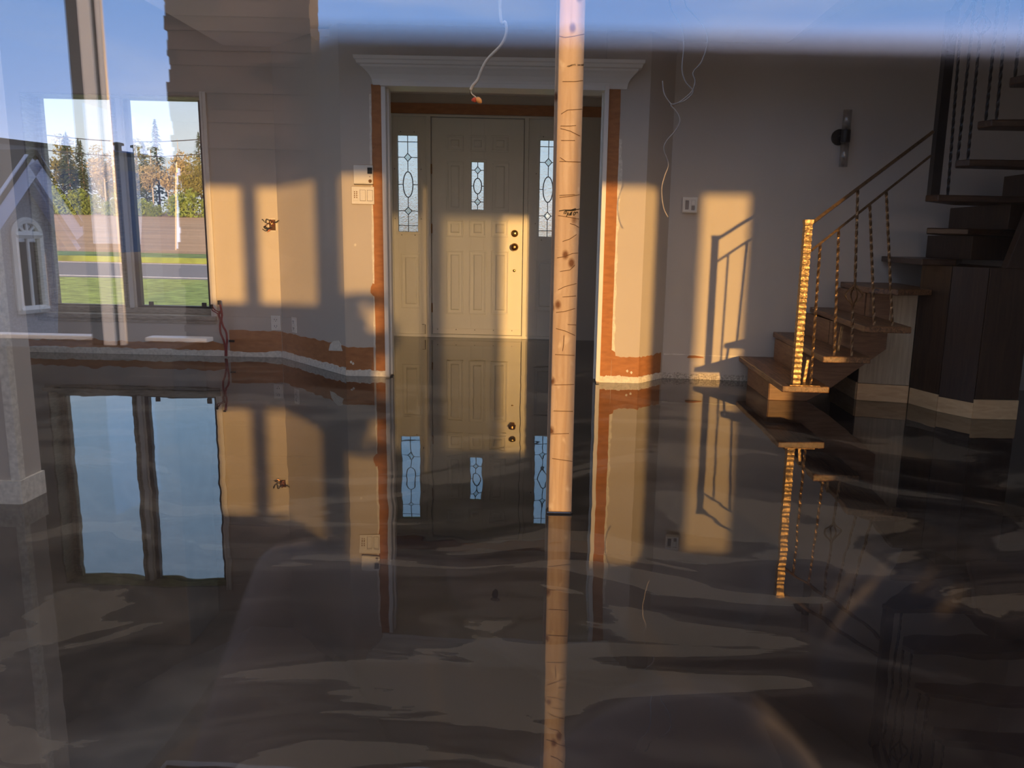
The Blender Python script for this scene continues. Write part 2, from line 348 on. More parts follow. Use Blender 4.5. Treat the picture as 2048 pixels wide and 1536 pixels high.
# entry hall
b = B(); b.box(-1.70, -1.56, 5.87, 6.1, 0, HW); b.box(-1.70, -1.56, 7.1, 7.6, 0, HW); b.box(-1.70, -1.56, 6.1, 7.1, 0, 0.7); b.box(-1.70, -1.56, 6.1, 7.1, 1.9, HW)  # unseen side opening added to send daylight onto the door
wall('wall_hall_left', b)
wall('wall_hall_right', B().box(0.60, 0.74, 5.76, 7.6, 0, HW))
UX0, UX1, UZ = -1.515, 0.115, 2.04
b = B(); b.box(-1.7, UX0, 7.6, 7.78, 0, HW); b.box(UX1, 0.74, 7.6, 7.78, 0, HW); b.box(UX0, UX1, 7.6, 7.78, UZ, HW)
wall('wall_hall_back', b)
# ceilings
b = B()
SKX0, SKX1, SKY0, SKY1 = -2.3, 1.4, 0.4, 4.4  # unseen skylight opening, added to fill the room with sky light
def flat(x0, x1, y0, y1):
    z = lambda x: ZC - 0.04*(x+2.43)/3.93
    b.xz([(x0, z(x0)), (x1, z(x1)), (x1, z(x1)+0.12), (x0, z(x0)+0.12)], y0, y1)
flat(-2.43, SKX0, 0.04, 6.3); flat(SKX1, 1.50, 0.04, 6.3); flat(SKX0, SKX1, 0.04, SKY0); flat(SKX0, SKX1, SKY1, 6.3)
for q in ((SKX0-0.05, SKX0, SKY0, SKY1), (SKX1, SKX1+0.05, SKY0, SKY1), (SKX0, SKX1, SKY0-0.05, SKY0), (SKX0, SKX1, SKY1, SKY1+0.05)): b.box(q[0], q[1], q[2], q[3], ZC-0.035, 3.15)  # tall curb added around the skylight to keep the low sun out
b.xz([(-4.8, ZC+1.30), (-2.43, ZC), (-2.43, ZC+0.12), (-4.8, ZC+1.42)], 0.04, 6.3)
b.xz([(1.50, ZC-0.04), (3.6, ZC+1.28), (3.6, ZC+1.4), (1.50, ZC+0.12)], 0.04, 6.3)
struct(b.done('ceiling', CEIL), 'pale ceiling, flat in the middle and sloping up to both sides')
struct(B().box(-1.6, 0.65, 5.5, 7.65, 2.215, 2.26).done('ceiling_hall', CEIL))
struct(B().box(-1.56, 0.60, 7.588, 7.602, 2.045, 2.135).done('trim_3', KRAFT), 'brown unpainted strip above the entry door')

# ------------------------------------------------------------------ scars of removed trim: brown paper strips and ragged plaster
def ragged(name, p, q, z0, z1, m, off, amp=0.006, n=40, amp0=None, label=None, y_z=None):
    """strip on a wall between plan points p and q from z0 to z1 with uneven edges, off in front of the wall"""
    p = Vector(p); q = Vector(q); d = (q-p).normalized(); nrm = Vector((d.y, -d.x))
    bm = bmesh.new(); lo = []; hi = []; rb = random.Random(hash(name) % 1000 + int(p.x*100))
    amp0 = amp if amp0 is None else amp0
    a = b_ = 0
    for k in range(n+1):
        t = k/n; c = p.lerp(q, t) + nrm*off
        a = 0.6*a + rb.uniform(-1, 1)*amp0; b_ = 0.6*b_ + rb.uniform(-1, 1)*amp
        lo.append(Vector((c.x, c.y, max(0.001, z0 + a)))); hi.append(Vector((c.x, c.y, z1 + b_)))
    back = Vector((-nrm.x, -nrm.y, 0))*(off+0.002)
    F = [bm.verts.new(v_) for v_ in lo], [bm.verts.new(v_) for v_ in hi]
    Bk = [bm.verts.new(v_+back) for v_ in lo], [bm.verts.new(v_+back) for v_ in hi]
    for k in range(n):
        bm.faces.new((F[0][k], F[0][k+1], F[1][k+1], F[1][k])); bm.faces.new((Bk[0][k], Bk[1][k], Bk[1][k+1], Bk[0][k+1]))
        bm.faces.new((F[1][k], F[1][k+1], Bk[1][k+1], Bk[1][k])); bm.faces.new((F[0][k], Bk[0][k], Bk[0][k+1], F[0][k+1]))
    for k in (0, n): bm.faces.new((F[0][k], F[1][k], Bk[1][k], Bk[0][k]))
    bb = B(); bb.bm.free(); bb.bm = bm
    o = bb.done(name, m); struct(o, label); return o
ragged('baseboard_back_left', (-2.49, 6.15), (-2.085, 6.15), 0.035, 0.205, KRAFT, 0.003, 0.004, 20, 0.004, 'brown bare strip where the baseboard was, left of the diagonal wall')
ragged('trim_4', (-4.55, 6.15), (-2.52, 6.15), 0.045, 0.105, KRAFT, 0.003, 0.010, 60, 0.008, 'thin brown scar low on the wall under the window')
ragged('trim_5', (-4.55, 6.15), (-2.09, 6.15), 0.0, 0.045, PLASTER, 0.008, 0.006, 80, 0.0)
ragged('baseboard_diagonal_left', (-2.08, 6.15), (-1.40, 5.42), 0.05, 0.205, KRAFT, 0.003, 0.005, 40, 0.006, 'brown bare strip on the left diagonal wall')
ragged('trim_6', (-2.08, 6.15), (-1.40, 5.42), 0.0, 0.050, PLASTER, 0.010, 0.006, 60, 0.0)
ragged('baseboard_entry_left', (-1.40, 5.41), (-1.21, 5.41), 0.04, 0.198, KRAFT, 0.003, 0.004, 20, 0.004)
ragged('trim_7', (-1.40, 5.41), (-1.10, 5.41), 0.0, 0.042, PLASTER, 0.010, 0.005, 40, 0.0)
ragged('baseboard_entry_right', (0.415, 5.37), (0.60, 5.37), 0.045, 0.18, KRAFT, 0.003, 0.004, 20, 0.004)
ragged('baseboard_diagonal_right', (0.60, 5.37), (0.775, 5.58), 0.045, 0.18, KRAFT, 0.003, 0.006, 20, 0.004)
ragged('trim_8', (0.33, 5.37), (0.60, 5.37), 0.0, 0.048, PLASTER, 0.010, 0.005, 40, 0.0)
ragged('trim_9', (0.60, 5.37), (0.785, 5.59), 0.0, 0.045, PLASTER, 0.010, 0.005, 30, 0.0)
ragged('trim_10', (0.80, 5.598), (1.50, 5.545), 0.0, 0.038, CONC, 0.008, 0.006, 90, 0.0, 'chipped plaster edge along the floor left of the stairs')
ragged('trim_11', (0.80, 5.598), (1.5, 5.545), 0.17, 0.176, PLASTER, 0.002, 0.002, 40, 0.002)
def vstrip(name, x0, x1, z0, z1, y, m, amp0, amp1, label=None, n=70, off=0.003):
    rb = random.Random(int(abs(x0)*1000)); bm = bmesh.new(); A = []; D = []; a = c = 0
    for k in range(n+1):
        z = z0 + (z1-z0)*k/n; a = 0.65*a + rb.uniform(-1, 1)*amp0; c = 0.65*c + rb.uniform(-1, 1)*amp1
        A.append([bm.verts.new((x0+a, y-off, z)), bm.verts.new((x0+a, y+0.002, z))]); D.append([bm.verts.new((x1+c, y-off, z)), bm.verts.new((x1+c, y+0.002, z))])
    for k in range(n):
        bm.faces.new((A[k][0], D[k][0], D[k+1][0], A[k+1][0])); bm.faces.new((A[k][1], A[k+1][1], D[k+1][1], D[k][1]))
        bm.faces.new((A[k][0], A[k+1][0], A[k+1][1], A[k][1])); bm.faces.new((D[k][0], D[k][1], D[k+1][1], D[k+1][0]))
    for k in (0, n): bm.faces.new((A[k][0], A[k][1], D[k][1], D[k][0]))
    bb = B(); bb.bm.free(); bb.bm = bm; return struct(bb.done(name, m), label)
vstrip('trim_12', -1.195, -1.128, 0.04, 1.91, 5.41, KRAFT, 0.002, 0.0005, 'tall brown bare strip left of the cased opening')
vstrip('trim_13', 0.338, 0.412, 0.04, 1.905, 5.37, KRAFT, 0.0006, 0.0012, 'tall brown bare strip right of the cased opening')
vstrip('trim_14', -1.206, -1.194, 0.2, 1.85, 5.41, PLASTER, 0.003, 0.0006, off=0.0022)
vstrip('trim_15', 0.410, 0.432, 0.2, 1.60, 5.37, PLASTER, 0.0006, 0.006, off=0.0022)
# torn blobs of plaster and paper
def blob(name, pts, m, label=None, off=0.004, d=Vector((0, -1, 0))):
    bm = bmesh.new(); a = [bm.verts.new(p + d*off) for p in pts]; c = [bm.verts.new(p - d*0.002) for p in pts]; n = len(a)
    bm.faces.new(a); bm.faces.new(c[::-1])
    for i in range(n): bm.faces.new((a[i], c[i], c[(i+1) % n], a[(i+1) % n]))
    bb = B(); bb.bm.free(); bb.bm = bm; return struct(bb.done(name, m), label)
def on_diag(x, y):        # pixel to a point on the left diagonal wall plane
    d = ray(x, y); n_ = Vector((0.73, 0.68, 0)); p0 = Vector((-2.08, 6.15, 0)); o_ = Vector((0, 0, H))
    return o_ + d*((p0-o_).dot(n_)/d.dot(n_))
blob('trim_16', [on_diag(*p) for p in ((658,701),(661,688),(668,682),(677,681),(682,688),(686,702))], PLASTER, 'pale plaster patch on the diagonal wall above the brown strip', 0.0035, Vector((-0.73, -0.68, 0))*-1*-1)
blob('trim_17', [at(*p, 5.41) for p in ((752,572),(746,566),(742,574),(741,585),(747,592),(752,594))], KRAFT)
blob('trim_18', [at(*p, 5.37) for p in ((1217,702),(1224,700),(1230,704),(1231,712),(1229,720),(1217,722))], KRAFT)
for i, (x, y) in enumerate(((702, 724), (706, 727), (710, 490), (1262, 745), (1254, 742))):
    blob('trim_%d' % (19+i), [at(x+dx, y+dy, 5.41 if x < 1000 else 5.37) for dx, dy in ((-2,-1),(1,-3),(3,0),(1,3),(-1,2))], PLASTER)
blob('trim_25', [at(*p, 5.575) for p in ((1374,715),(1378,711),(1390,711),(1406,714),(1408,716),(1376,716))], KRAFT)

# ------------------------------------------------------------------ cased opening: jambs and crown
jr = frame_root('trim_30', 'white door casing jambs of the wide opening')
B().box(JL-0.022, JL+0.006, 5.385, 5.56, 0.012, JZ).done('jamb', WHITE, jr, 0.002)
B().box(JR-0.006, JR+0.022, 5.345, 5.56, 0.012, JZ).done('jamb', WHITE, jr, 0.002)
B().box(JL-0.022, JR+0.022, 5.36, 5.56, JZ-0.03, JZ).done('head', WHITE, jr, 0.002)
b = B()
for x in (JL+0.006, JR-0.018): b.box(x, x+0.012, 5.44, 5.475, 0.012, JZ-0.03)
b.done('stop', WHITE, jr, 0.002)
# crown header: profile mitred at both ends
def crown(name):
    prof = [(0.0, 0.0), (0.014, 0.0), (0.016, 0.006), (0.02, 0.035), (0.035, 0.062), (0.06, 0.088), (0.075, 0.10), (0.078, 0.112), (0.098, 0.116), (0.102, 0.135), (0.112, 0.140), (0.115, 0.160), (0.0, 0.160)]
    bm = bmesh.new(); xl, xr = -1.165, 0.435; y0 = 5.405; z0 = 1.905
    rings = []
    for pos in range(4):
        ring = []
        for (o_, h) in prof:
            yy = y0 - o_*1.0
            if pos == 0: p = (xl-o_, y0+0.001, z0+h)
            elif pos == 1: p = (xl-o_, yy, z0+h)
            elif pos == 2: p = (xr+o_, yy-0.03, z0+h)
            else: p = (xr+o_, y0-0.03, z0+h)
            ring.append(bm.verts.new(p))
        rings.append(ring)
    for a, c in zip(rings, rings[1:]):
        for k in range(len(prof)): bm.faces.new((a[k], a[(k+1) % len(prof)], c[(k+1) % len(prof)], c[k]))
    bm.faces.new(rings[0]); bm.faces.new(rings[-1][::-1])
    bb = B(); bb.bm.free(); bb.bm = bm; return bb.done(name, WHITE)
struct(crown('trim_31'), 'white crown moulding header over the wide opening')

# ------------------------------------------------------------------ left window
wr = frame_root('window_1', 'big two-pane window looking onto the lawn and road')
b = B()
for q in ((WX0-0.01, WX0+0.004, WZ0, WZ1), (WX1-0.004, WX1+0.01, WZ0, WZ1), (WX0, WX1, WZ1-0.012, WZ1)): b.box(q[0], q[1], WY-0.012, WY+0.21, q[2], q[3])
b.done('jamb_liner', SILLM, wr, 0.002)
b = B()
b.box(WX1+0.0, WX1+0.032, WY-0.014, WY, WZ0-0.02, WZ1+0.03); b.box(WX1-0.01, WX1+0.008, WY-0.02, WY, WZ0-0.02, WZ1+0.03)
b.done('casing', WHITE, wr, 0.003)
b = B(); b.box(WX0-0.04, WX1+0.03, WY-0.03, WY+0.2, WZ0-0.02, WZ0+0.012); b.box(WX0-0.03, WX1+0.02, WY-0.012, WY, WZ0-0.05, WZ0-0.02); b.box(WX0, WX1, WY+0.1, WY+0.21, WZ0+0.012, WZ0+0.055)
b.done('sill', SILLM, wr, 0.004)
b = B()
GY = 6.30
for q in ((-3.93, -3.90), (-3.895, -3.878), (-3.355, -3.33), (-3.325, -3.30)): b.box(q[0], q[1], GY-0.02, GY+0.03, WZ0+0.04, WZ1)
b.box(-3.93, -3.30, GY-0.02, GY+0.03, WZ1-0.014, WZ1); b.box(-3.93, -3.30, GY-0.02, GY+0.03, WZ0+0.04, 0.37)
b.done('left_sash', SILLM, wr, 0.003)
b = B(); b.box(-3.298, -3.262, GY-0.05, GY+0.02, WZ0+0.04, WZ1); b.box(-3.262, -3.252, GY-0.03, GY+0.02, WZ0+0.04, WZ1)
b.done('mullion', WHITE, wr, 0.003)
b = B(); b.box(-3.252, -3.222, GY-0.02, GY+0.03, WZ0+0.04, WZ1); b.box(-2.692, -2.605, GY-0.02, GY+0.03, WZ0+0.04, WZ1); b.box(-3.25, -2.6, GY-0.02, GY+0.03, WZ1-0.014, WZ1); b.box(-3.25, -2.6, GY-0.02, GY+0.03, WZ0+0.04, 0.372)
b.done('right_sash', ALU, wr, 0.003)
B().box(-3.88, -3.35, GY+0.004, GY+0.008, 0.36, 1.92).done('pane', PANE2, wr)
B().box(-3.23, -2.68, GY+0.004, GY+0.008, 0.36, 1.92).done('pane', PANE2, wr)
for x in (-3.16, -2.745): B().box(x, x+0.035, GY-0.03, GY-0.015, 0.372, 0.402).done('latch', ALU, wr, 0.003)

# ------------------------------------------------------------------ entry door with leaded lights
def rect_px(x0, y0, x1, y1, Y=7.6):
    a = at(x0, y0, Y); c = at(x1, y1, Y); return a.x, c.x, c.z, a.z
DY = 7.63
def pane_frame(b, x0, x1, z0, z1, gx0, gx1, gz0, gz1, y0, y1):
    b.box(x0, gx0, y0, y1, z0, z1); b.box(gx1, x1, y0, y1, z0, z1); b.box(gx0, gx1, y0, y1, z0, gz0); b.box(gx0, gx1, y0, y1, gz1, z1)
def raised(b, x0, x1, z0, z1, y):          # moulded raised panel: groove frame and centre field
    t = 0.016
    for q in ((x0, x1, z0, z0+t), (x0, x1, z1-t, z1), (x0, x0+t, z0+t, z1-t), (x1-t, x1, z0+t, z1-t)):
        b.box(q[0], q[1], y-0.013, y+0.002, q[2], q[3])
    i = 0.036
    if x1-x0 > 2.5*i: b.hexa([(x0+i, y+0.002, z0+i), (x1-i, y+0.002, z0+i), (x1-i, y+0.002, z1-i), (x0+i, y+0.002, z1-i)],
        [(x0+i+0.012, y-0.013, z0+i+0.012), (x1-i-0.012, y-0.013, z0+i+0.012), (x1-i-0.012, y-0.013, z1-i-0.012), (x0+i+0.012, y-0.013, z1-i-0.012)])
def leaded(parent, gx0, gx1, gz0, gz1, y, long=True):
    W, Hh, cx = gx1-gx0, gz1-gz0, (gx0+gx1)/2
    B().box(gx0-0.004, gx1+0.004, y-0.002, y+0.003, gz0-0.004, gz1+0.004).done('leaded_glass', LEADED, parent)
    b = B(); r = 0.0036; yy = y-0.005
    def seg(p, q): b.tube([(p[0], yy, p[1]), (q[0], yy, q[1])], r, 6)
    def dia(cz, s_):
        P = [(cx, cz+s_), (cx+s_*0.9, cz), (cx, cz-s_), (cx-s_*0.9, cz)]
        for i in range(4): seg(P[i], P[(i+1) % 4])
    def ell(cz, a_, b2):
        b.tube([(cx+a_*math.cos(t*math.pi/14), yy, cz+b2*math.sin(t*math.pi/14)) for t in range(28)], r*1.3, 6, closed=True)
    if long:
        zs = [gz1-0.066*Hh, gz1-0.225*Hh, gz1-0.505*Hh, gz1-0.78*Hh, gz0+0.065*Hh]
        s_, a_, b2 = 0.036, 0.045, 0.115
    else:
        zs = [None, gz1-0.17*Hh, gz1-0.5*Hh, gz1-0.83*Hh, None]
        s_, a_, b2 = 0.032, 0.037, 0.070
    if zs[0]: seg((gx0, zs[0]), (gx1, zs[0]))
    if zs[4]: seg((gx0, zs[4]), (gx1, zs[4]))
    for z, hw in ((zs[1], s_*0.9), (zs[2], a_), (zs[3], s_*0.9)):
        seg((gx0, z), (cx-hw, z)); seg((cx+hw, z), (gx1, z))
    dia(zs[1], s_); dia(zs[3], s_); ell(zs[2], a_, b2)
    seg((cx, gz1), (cx, zs[1]+s_)); seg((cx, zs[1]-s_), (cx, zs[2]+b2)); seg((cx, zs[2]-b2), (cx, zs[3]+s_)); seg((cx, zs[3]-s_), (cx, gz0))
    for q in (((gx0, gz0), (gx0, gz1)), ((gx1, gz0), (gx1, gz1)), ((gx0, gz0), (gx1, gz0)), ((gx0, gz1), (gx1, gz1))): seg(*q)
    b.done('lead_lines', ALU, parent)
    B().hexa([(cx, y-0.004, zs[1]-s_), (cx+s_*0.9, y-0.004, zs[1]), (cx, y-0.004, zs[1]+s_), (cx-s_*0.9, y-0.004, zs[1])], [(cx, y-0.012, zs[1]-s_*.3), (cx+s_*0.3, y-0.012, zs[1]), (cx, y-0.012, zs[1]+s_*.3), (cx-s_*0.3, y-0.012, zs[1])]).done('bevelled_diamond', BEVELG, parent)
    B().hexa([(cx, y-0.004, zs[3]-s_), (cx+s_*0.9, y-0.004, zs[3]), (cx, y-0.004, zs[3]+s_), (cx-s_*0.9, y-0.004, zs[3])], [(cx, y-0.012, zs[3]-s_*.3), (cx+s_*0.3, y-0.012, zs[3]), (cx, y-0.012, zs[3]+s_*.3), (cx-s_*0.3, y-0.012, zs[3])]).done('bevelled_diamond', BEVELG, parent)
def glazing_bead(b, gx0, gx1, gz0, gz1, y):
    t = 0.022
    for q in ((gx0-t, gx1+t, gz0-t, gz0), (gx0-t, gx1+t, gz1, gz1+t), (gx0-t, gx0, gz0, gz1), (gx1, gx1+t, gz0, gz1)):
        b.box(q[0], q[1], y-0.010, y+0.002, q[2], q[3])
def screws(pts, y, parent):
    b = B()
    for (x, z) in pts: b.lathe([(0.0045, -0.002), (0.004, -0.0035)], (x, y, z), 'y', 8)
    return b.done('screws', BLKPL, parent)
dr = frame_root('door_1', 'cream panelled entry door with a small leaded glass light')
dx0, dx1, dz0, dz1 = -1.138, -0.287, 0.03, 2.018
g0, g1, gz0, gz1 = rect_px(942, 323, 967, 420)
gc = (dx0+dx1)/2 - 0.0; 
b = B(); pane_frame(b, dx0, dx1, dz0, dz1, g0, g1, gz0, gz1, DY, DY+0.045)
b.done('door_panel', DOORW, dr, 0.002)
b = B()
cols = [(893, 927), (939, 972), (983, 1017)]
for ci, (c0, c1) in enumerate(cols):
    for ri, (r0, r1) in enumerate(((270, 303), (322, 424), (438, 474), (500, 628))):
        if ci == 1 and ri == 1: continue
        x0, x1, z0, z1 = rect_px(c0, r0+0.02*(c0-865)*0.5, c1, r1+0.02*(c0-865)*0.5, DY)
        raised(b, x0, x1, z0, z1, DY)
b.done('raised_panels', DOORW, dr, 0.0035)
b = B(); glazing_bead(b, g0, g1, gz0, gz1, DY); b.done('glazing_bead', DOORW, dr, 0.003)
leaded(dr, g0, g1, gz0, gz1, DY+0.012, False)
for z in (1.56, 1.02, 0.28): B().lathe([(0.007, -0.045), (0.009, -0.04), (0.009, 0.04), (0.007, 0.045)], (dx0-0.004, DY-0.008, z), 'z', 10).done('hinge', BRONZE, dr)
kx = -0.362
B().lathe([(0.034, 0.0), (0.034, -0.010), (0.026, -0.016), (0.018, -0.018), (0.0165, -0.034), (0.010, -0.036)], (kx, DY, 0.990), 'y').done('deadbolt', BRASS, dr, smooth=True)
B().lathe([(0.036, 0.0), (0.036, -0.006), (0.016, -0.012), (0.014, -0.035), (0.030, -0.046), (0.034, -0.060), (0.026, -0.074), (0.008, -0.078)], (kx, DY, 0.865), 'y').done('door_knob', BRONZE, dr, smooth=True)
B().lathe([(0.014, 0.0), (0.013, -0.008), (0.006, -0.011)], (kx, DY, 0.645), 'y').done('door_chain_stud', BRASS, dr, smooth=True)
b = B(); b.box(dx0+0.005, dx1-0.005, DY-0.008, DY, 0.035, 0.085); b.done('sweep', WHITE, dr, 0.002)
screws([(dx0+0.05+0.178*i, 0.075) for i in range(5)], DY-0.006, dr)
# door frame and two side lights
fr_ = frame_root('trim_32', 'cream frame around the entry door and its side lights')
b = B()
for x0, x1 in ((UX0, UX0+0.02), (dx0-0.045, dx0-0.006), (dx1+0.006, dx1+0.045), (UX1-0.02, UX1)): b.box(x0, x1, 7.595, 7.70, 0.005, UZ)
b.box(UX0, UX1, 7.594, 7.70, 2.022, UZ); b.box(UX0, UX1, 7.60, 7.70, 0.0, 0.028)
b.done('door_frame', DOORW, fr_, 0.003)
b = B(); b.box(dx0-0.012, dx0+0.012, DY+0.046, DY+0.07, 0.0, UZ); b.box(dx1-0.012, dx1+0.012, DY+0.046, DY+0.07, 0.0, UZ); b.box(dx0-0.012, dx1+0.012, DY+0.046, DY+0.07, 2.0, UZ); b.box(dx0-0.012, dx1+0.012, DY+0.046, DY+0.07, 0.0, 0.05)
b.done('weather_strip', ALU, fr_)
def sidelight(nm, x0, x1, gp, pp, lab):
    r = frame_root(nm, lab); y = 7.625
    gx0, gx1, a0, a1 = gp
    b = B(); pane_frame(b, x0, x1, 0.028, 2.022, gx0, gx1, a0, a1, y, y+0.04); b.done('side_panel', DOORW, r, 0.002)
    b = B(); glazing_bead(b, gx0, gx1, a0, a1, y); b.done('glazing_bead', DOORW, r, 0.003)
    b = B(); raised(b, *pp, y); b.done('raised_panel', DOORW, r, 0.0035)
    leaded(r, gx0, gx1, a0, a1, y+0.012)
    cx = (gx0+gx1)/2
    screws([(gx0+0.03, a1+0.03), (gx1-0.03, a1+0.03), (gx0+0.03, a0-0.03), (gx1-0.03, a0-0.03), (gx0-0.03, a0+0.12), (gx1+0.03, a0+0.12), (gx0-0.03, a1-0.3), (gx1+0.03, a1-0.3)], y, r)
sidelight('window_10', UX0+0.02, dx0-0.045, (-1.45, -1.265, 0.985, 1.855), (-1.43, -1.245, 0.27, 0.79), 'narrow leaded side light left of the entry door')
sidelight('window_11', dx1+0.045, UX1-0.02, (-0.140, 0.022, 0.965, 1.838), (-0.165, 0.035, 0.27, 0.76), 'narrow leaded side light right of the entry door')
b = B(); b.tube([(-1.23, 7.6, 0.12), (-1.20, 7.592, 0.12), (-1.20, 7.592, 0.03)], 0.003, 6); tag(b.done('wire_stub', BLKPL), 'thin dark wire stub low beside the left side light', 'wire')

# hall light socket
s_ = _thing('ceiling_socket', 'black ceiling bulb socket hanging in the entry hall', 'lamp', None)
hb = at(1000, 190, 6.6)
B().lathe([(0.040, 0.0), (0.036, -0.014), (0.020, -0.03)], (hb.x, hb.y, 2.213), 'z').done('canopy', BLKPL, s_, smooth=True)
B().lathe([(0.016, 0.0), (0.024, -0.02), (0.028, -0.045), (0.022, -0.075), (0.008, -0.092)], (hb.x, hb.y, 2.185), 'z').done('socket', BLKPL, s_, smooth=True)

# ------------------------------------------------------------------ wooden post
px0, px1 = 0.004, 0.0865
pr_ = _thing('wooden_post', 'rough lumber post standing alone in front of the entry door', 'post', None)
B().box(px0-0.0, px1, 2.73, 2.77, 0.0, 2.28).done('front_plank', POSTW, pr_, 0.003)
B().box(px0-0.010, px1-0.008, 2.7705, 2.81, 0.0, 2.28).done('rear_plank', POSTW, pr_, 0.003)
B().box(px0-0.006, px1+0.004, 2.722, 2.82, 0.0, 0.008).done('epoxy_collar', EPOXY, pr_, 0.003)
marks = [((1118,72),(1130,75),(1150,72),(1170,68)), ((1125,163),(1150,163),(1168,161)), ((1122,228),(1135,220),(1150,219),(1165,218)), ((1121,252),(1140,252),(1152,251)),
 ((1121,257),(1140,262),(1160,272)), ((1122,281),(1150,281)), ((1119,323),(1164,324)), ((1120,315),(1132,323)), ((1119,395),(1145,392),(1160,389)), ((1119,391),(1150,389)), ((1116,431),(1135,434),(1158,438)),
 ((1140,447),(1150,450),(1158,455)), ((1125,483),(1140,478),(1153,469)), ((1114,516),(1130,513),(1145,507),(1158,506)), ((1120,543),(1140,540),(1150,530)), ((1116,580),(1130,573),(1153,567)), ((1112,625),(1130,623),(1150,617)), ((1125,594),(1152,592)),
 ((1112,657),(1130,662),(1150,671)), ((1110,709),(1149,711)), ((1128,671),(1127,690),(1125,702)), ((1108,770),(1148,769)), ((1107,822),(1146,823)), ((1105,868),(1138,867)), ((1104,917),(1146,923)), ((1135,649),(1153,650))]
for i, mk in enumerate(marks):
    pts = [at(x, y, 2.7293) for x, y in mk]
    for p in pts: p.x = min(max(p.x, px0+0.001), px1-0.001)
    B().tube(pts, 0.0011, 5).done('pencil_mark', PENCIL, pr_)
b = B()
for mk in (((1118,422),(1130,420),(1144,420),(1160,418)), ((1138,421),(1148,418),(1152,417)), ((1130,421.5),(1146,421.5),(1152,420))):
    b.tube([at(x, y, 2.729) for x, y in mk], 0.0015, 5)
b.done('marker_line', INK, pr_)
def text(body, p, size, parent, m, rz=0.0, name='handwriting'):
    cu = bpy.data.curves.new(name, 'FONT'); cu.body = body; cu.size = size; cu.extrude = 0.0004; cu.offset = 0.0007; cu.shear = 0.25; cu.space_character = 0.9
    cu.materials.append(m); o = bpy.data.objects.new(name, cu); C.objects.link(o); o.parent = parent
    o.location = p; o.rotation_euler = (math.pi/2, rz, 0)
    bpy.context.view_layer.update(); dgr = bpy.context.evaluated_depsgraph_get(); me = bpy.data.meshes.new_from_object(o.evaluated_get(dgr))
    o2 = bpy.data.objects.new(name, me); C.objects.link(o2); o2.parent = parent; o2.location = o.location; o2.rotation_euler = o.rotation_euler
    bpy.data.objects.remove(o); return o2
text('13', at(1126, 427.5, 2.7290), 0.012, pr_, INK)
text('juil 09', at(1133, 430.5, 2.7290), 0.017, pr_, INK)
p = at(1134, 134, 2.729)
b = B()
zz = [(1134,133),(1138,131),(1137,134),(1141,130),(1140,133),(1144,128.5),(1143,132),(1147,128),(1147,131),(1150,127.5),(1151,131)]
b.tube([at(x, y, 2.729) for x, y in zz], 0.0010, 5)
for seg_ in (((1156,128),(1156,132)), ((1156,130),(1160,130)), ((1160,128),(1160,132)), ((1163,128),(1163.5,132)), ((1166,127.5),(1166,132)), ((1164,130),(1168,129.5))): b.tube([at(x, y, 2.729) for x, y in seg_], 0.0010, 5)
b.done('scribbled_note', INK, pr_)

# ------------------------------------------------------------------ wiring
ct = _thing('ceiling_cable', 'white electrical cable hanging from the ceiling with orange and red wire nuts', 'cable', None)
CYd = 3.0
pts = [Vector((-0.20, CYd, 2.27))] + [at(x, y, CYd) for x, y in ((1000,12),(1011,45),(1013,62),(1009,78),(1000,93),(985,108),(972,123),(962,142),(955,160),(945,172),(941,180))]
def smoothpts(P, n=6):
    P = [Vector(p) for p in P]; o = []
    for i in range(len(P)-1):
        a, b_, c, d = P[max(i-1, 0)], P[i], P[i+1], P[min(i+2, len(P)-1)]
        for k in range(n):
            t = k/n; o.append(0.5*((2*b_) + (c-a)*t + (2*a-5*b_+4*c-d)*t*t + (3*b_-a-3*c+d)*t**3))
    o.append(P[-1]); return o
B().tube(smoothpts(pts), 0.0052, 8).done('jacket', WIREW, ct, smooth=True)
B().tube(smoothpts([at(x, y, CYd) for x, y in ((941,179),(943,187),(950,193),(954,197))]), 0.002, 6).done('white_lead', WIREW, ct)
B().tube(smoothpts([at(x, y, CYd) for x, y in ((941,180),(941,186),(945,193),(948,198))]), 0.002, 6).done('black_lead', BLKPL, ct)
a = at(953,196,CYd); c = at(963,206,CYd); B().tube([a, a.lerp(c,.3), a.lerp(c,.7), c], [0.006, 0.010, 0.009, 0.003], 10).done('orange_wire_nut', NUTO, ct, smooth=True)
a = at(946,197,CYd); c = at(951,204,CYd); B().tube([a, a.lerp(c,.4), c], [0.008, 0.009, 0.003], 10).done('red_wire_nut', NUTR, ct, smooth=True)
WYd = 4.6
def hang(name, P, label, top, r=0.0032, m=WIREG):
    pts = [at(x, y, WYd) for x, y in P]; t = pts[0].copy(); t.z = top; t.x -= 0.02
    o = B().tube(smoothpts([t]+pts), r, 6).done(name, m, smooth=True); return tag(o, label, 'wire', None)
hang('hanging_wire', [(1338,0),(1343,20),(1357,42),(1366,68)] + [(1367,100),(1364,140),(1372,165),(1386,182),(1374,198),(1357,206),(1342,210),(1352,222),(1360,240),(1352,260),(1333,282),(1328,300),(1337,328),(1330,350),(1324,372),(1324,395),(1328,418),(1336,434)], 'long thin grey wire hanging left of the wall switch', 2.25)
hang('hanging_wire', [(1369,0),(1373,14),(1390,32),(1405,50),(1414,72),(1413,95),(1402,125),(1386,145),(1390,162),(1384,182),(1370,196),(1357,205),(1345,209),(1336,200),(1328,185),(1325,162)], 'thin grey wire looping right from the ceiling and back', 2.25)

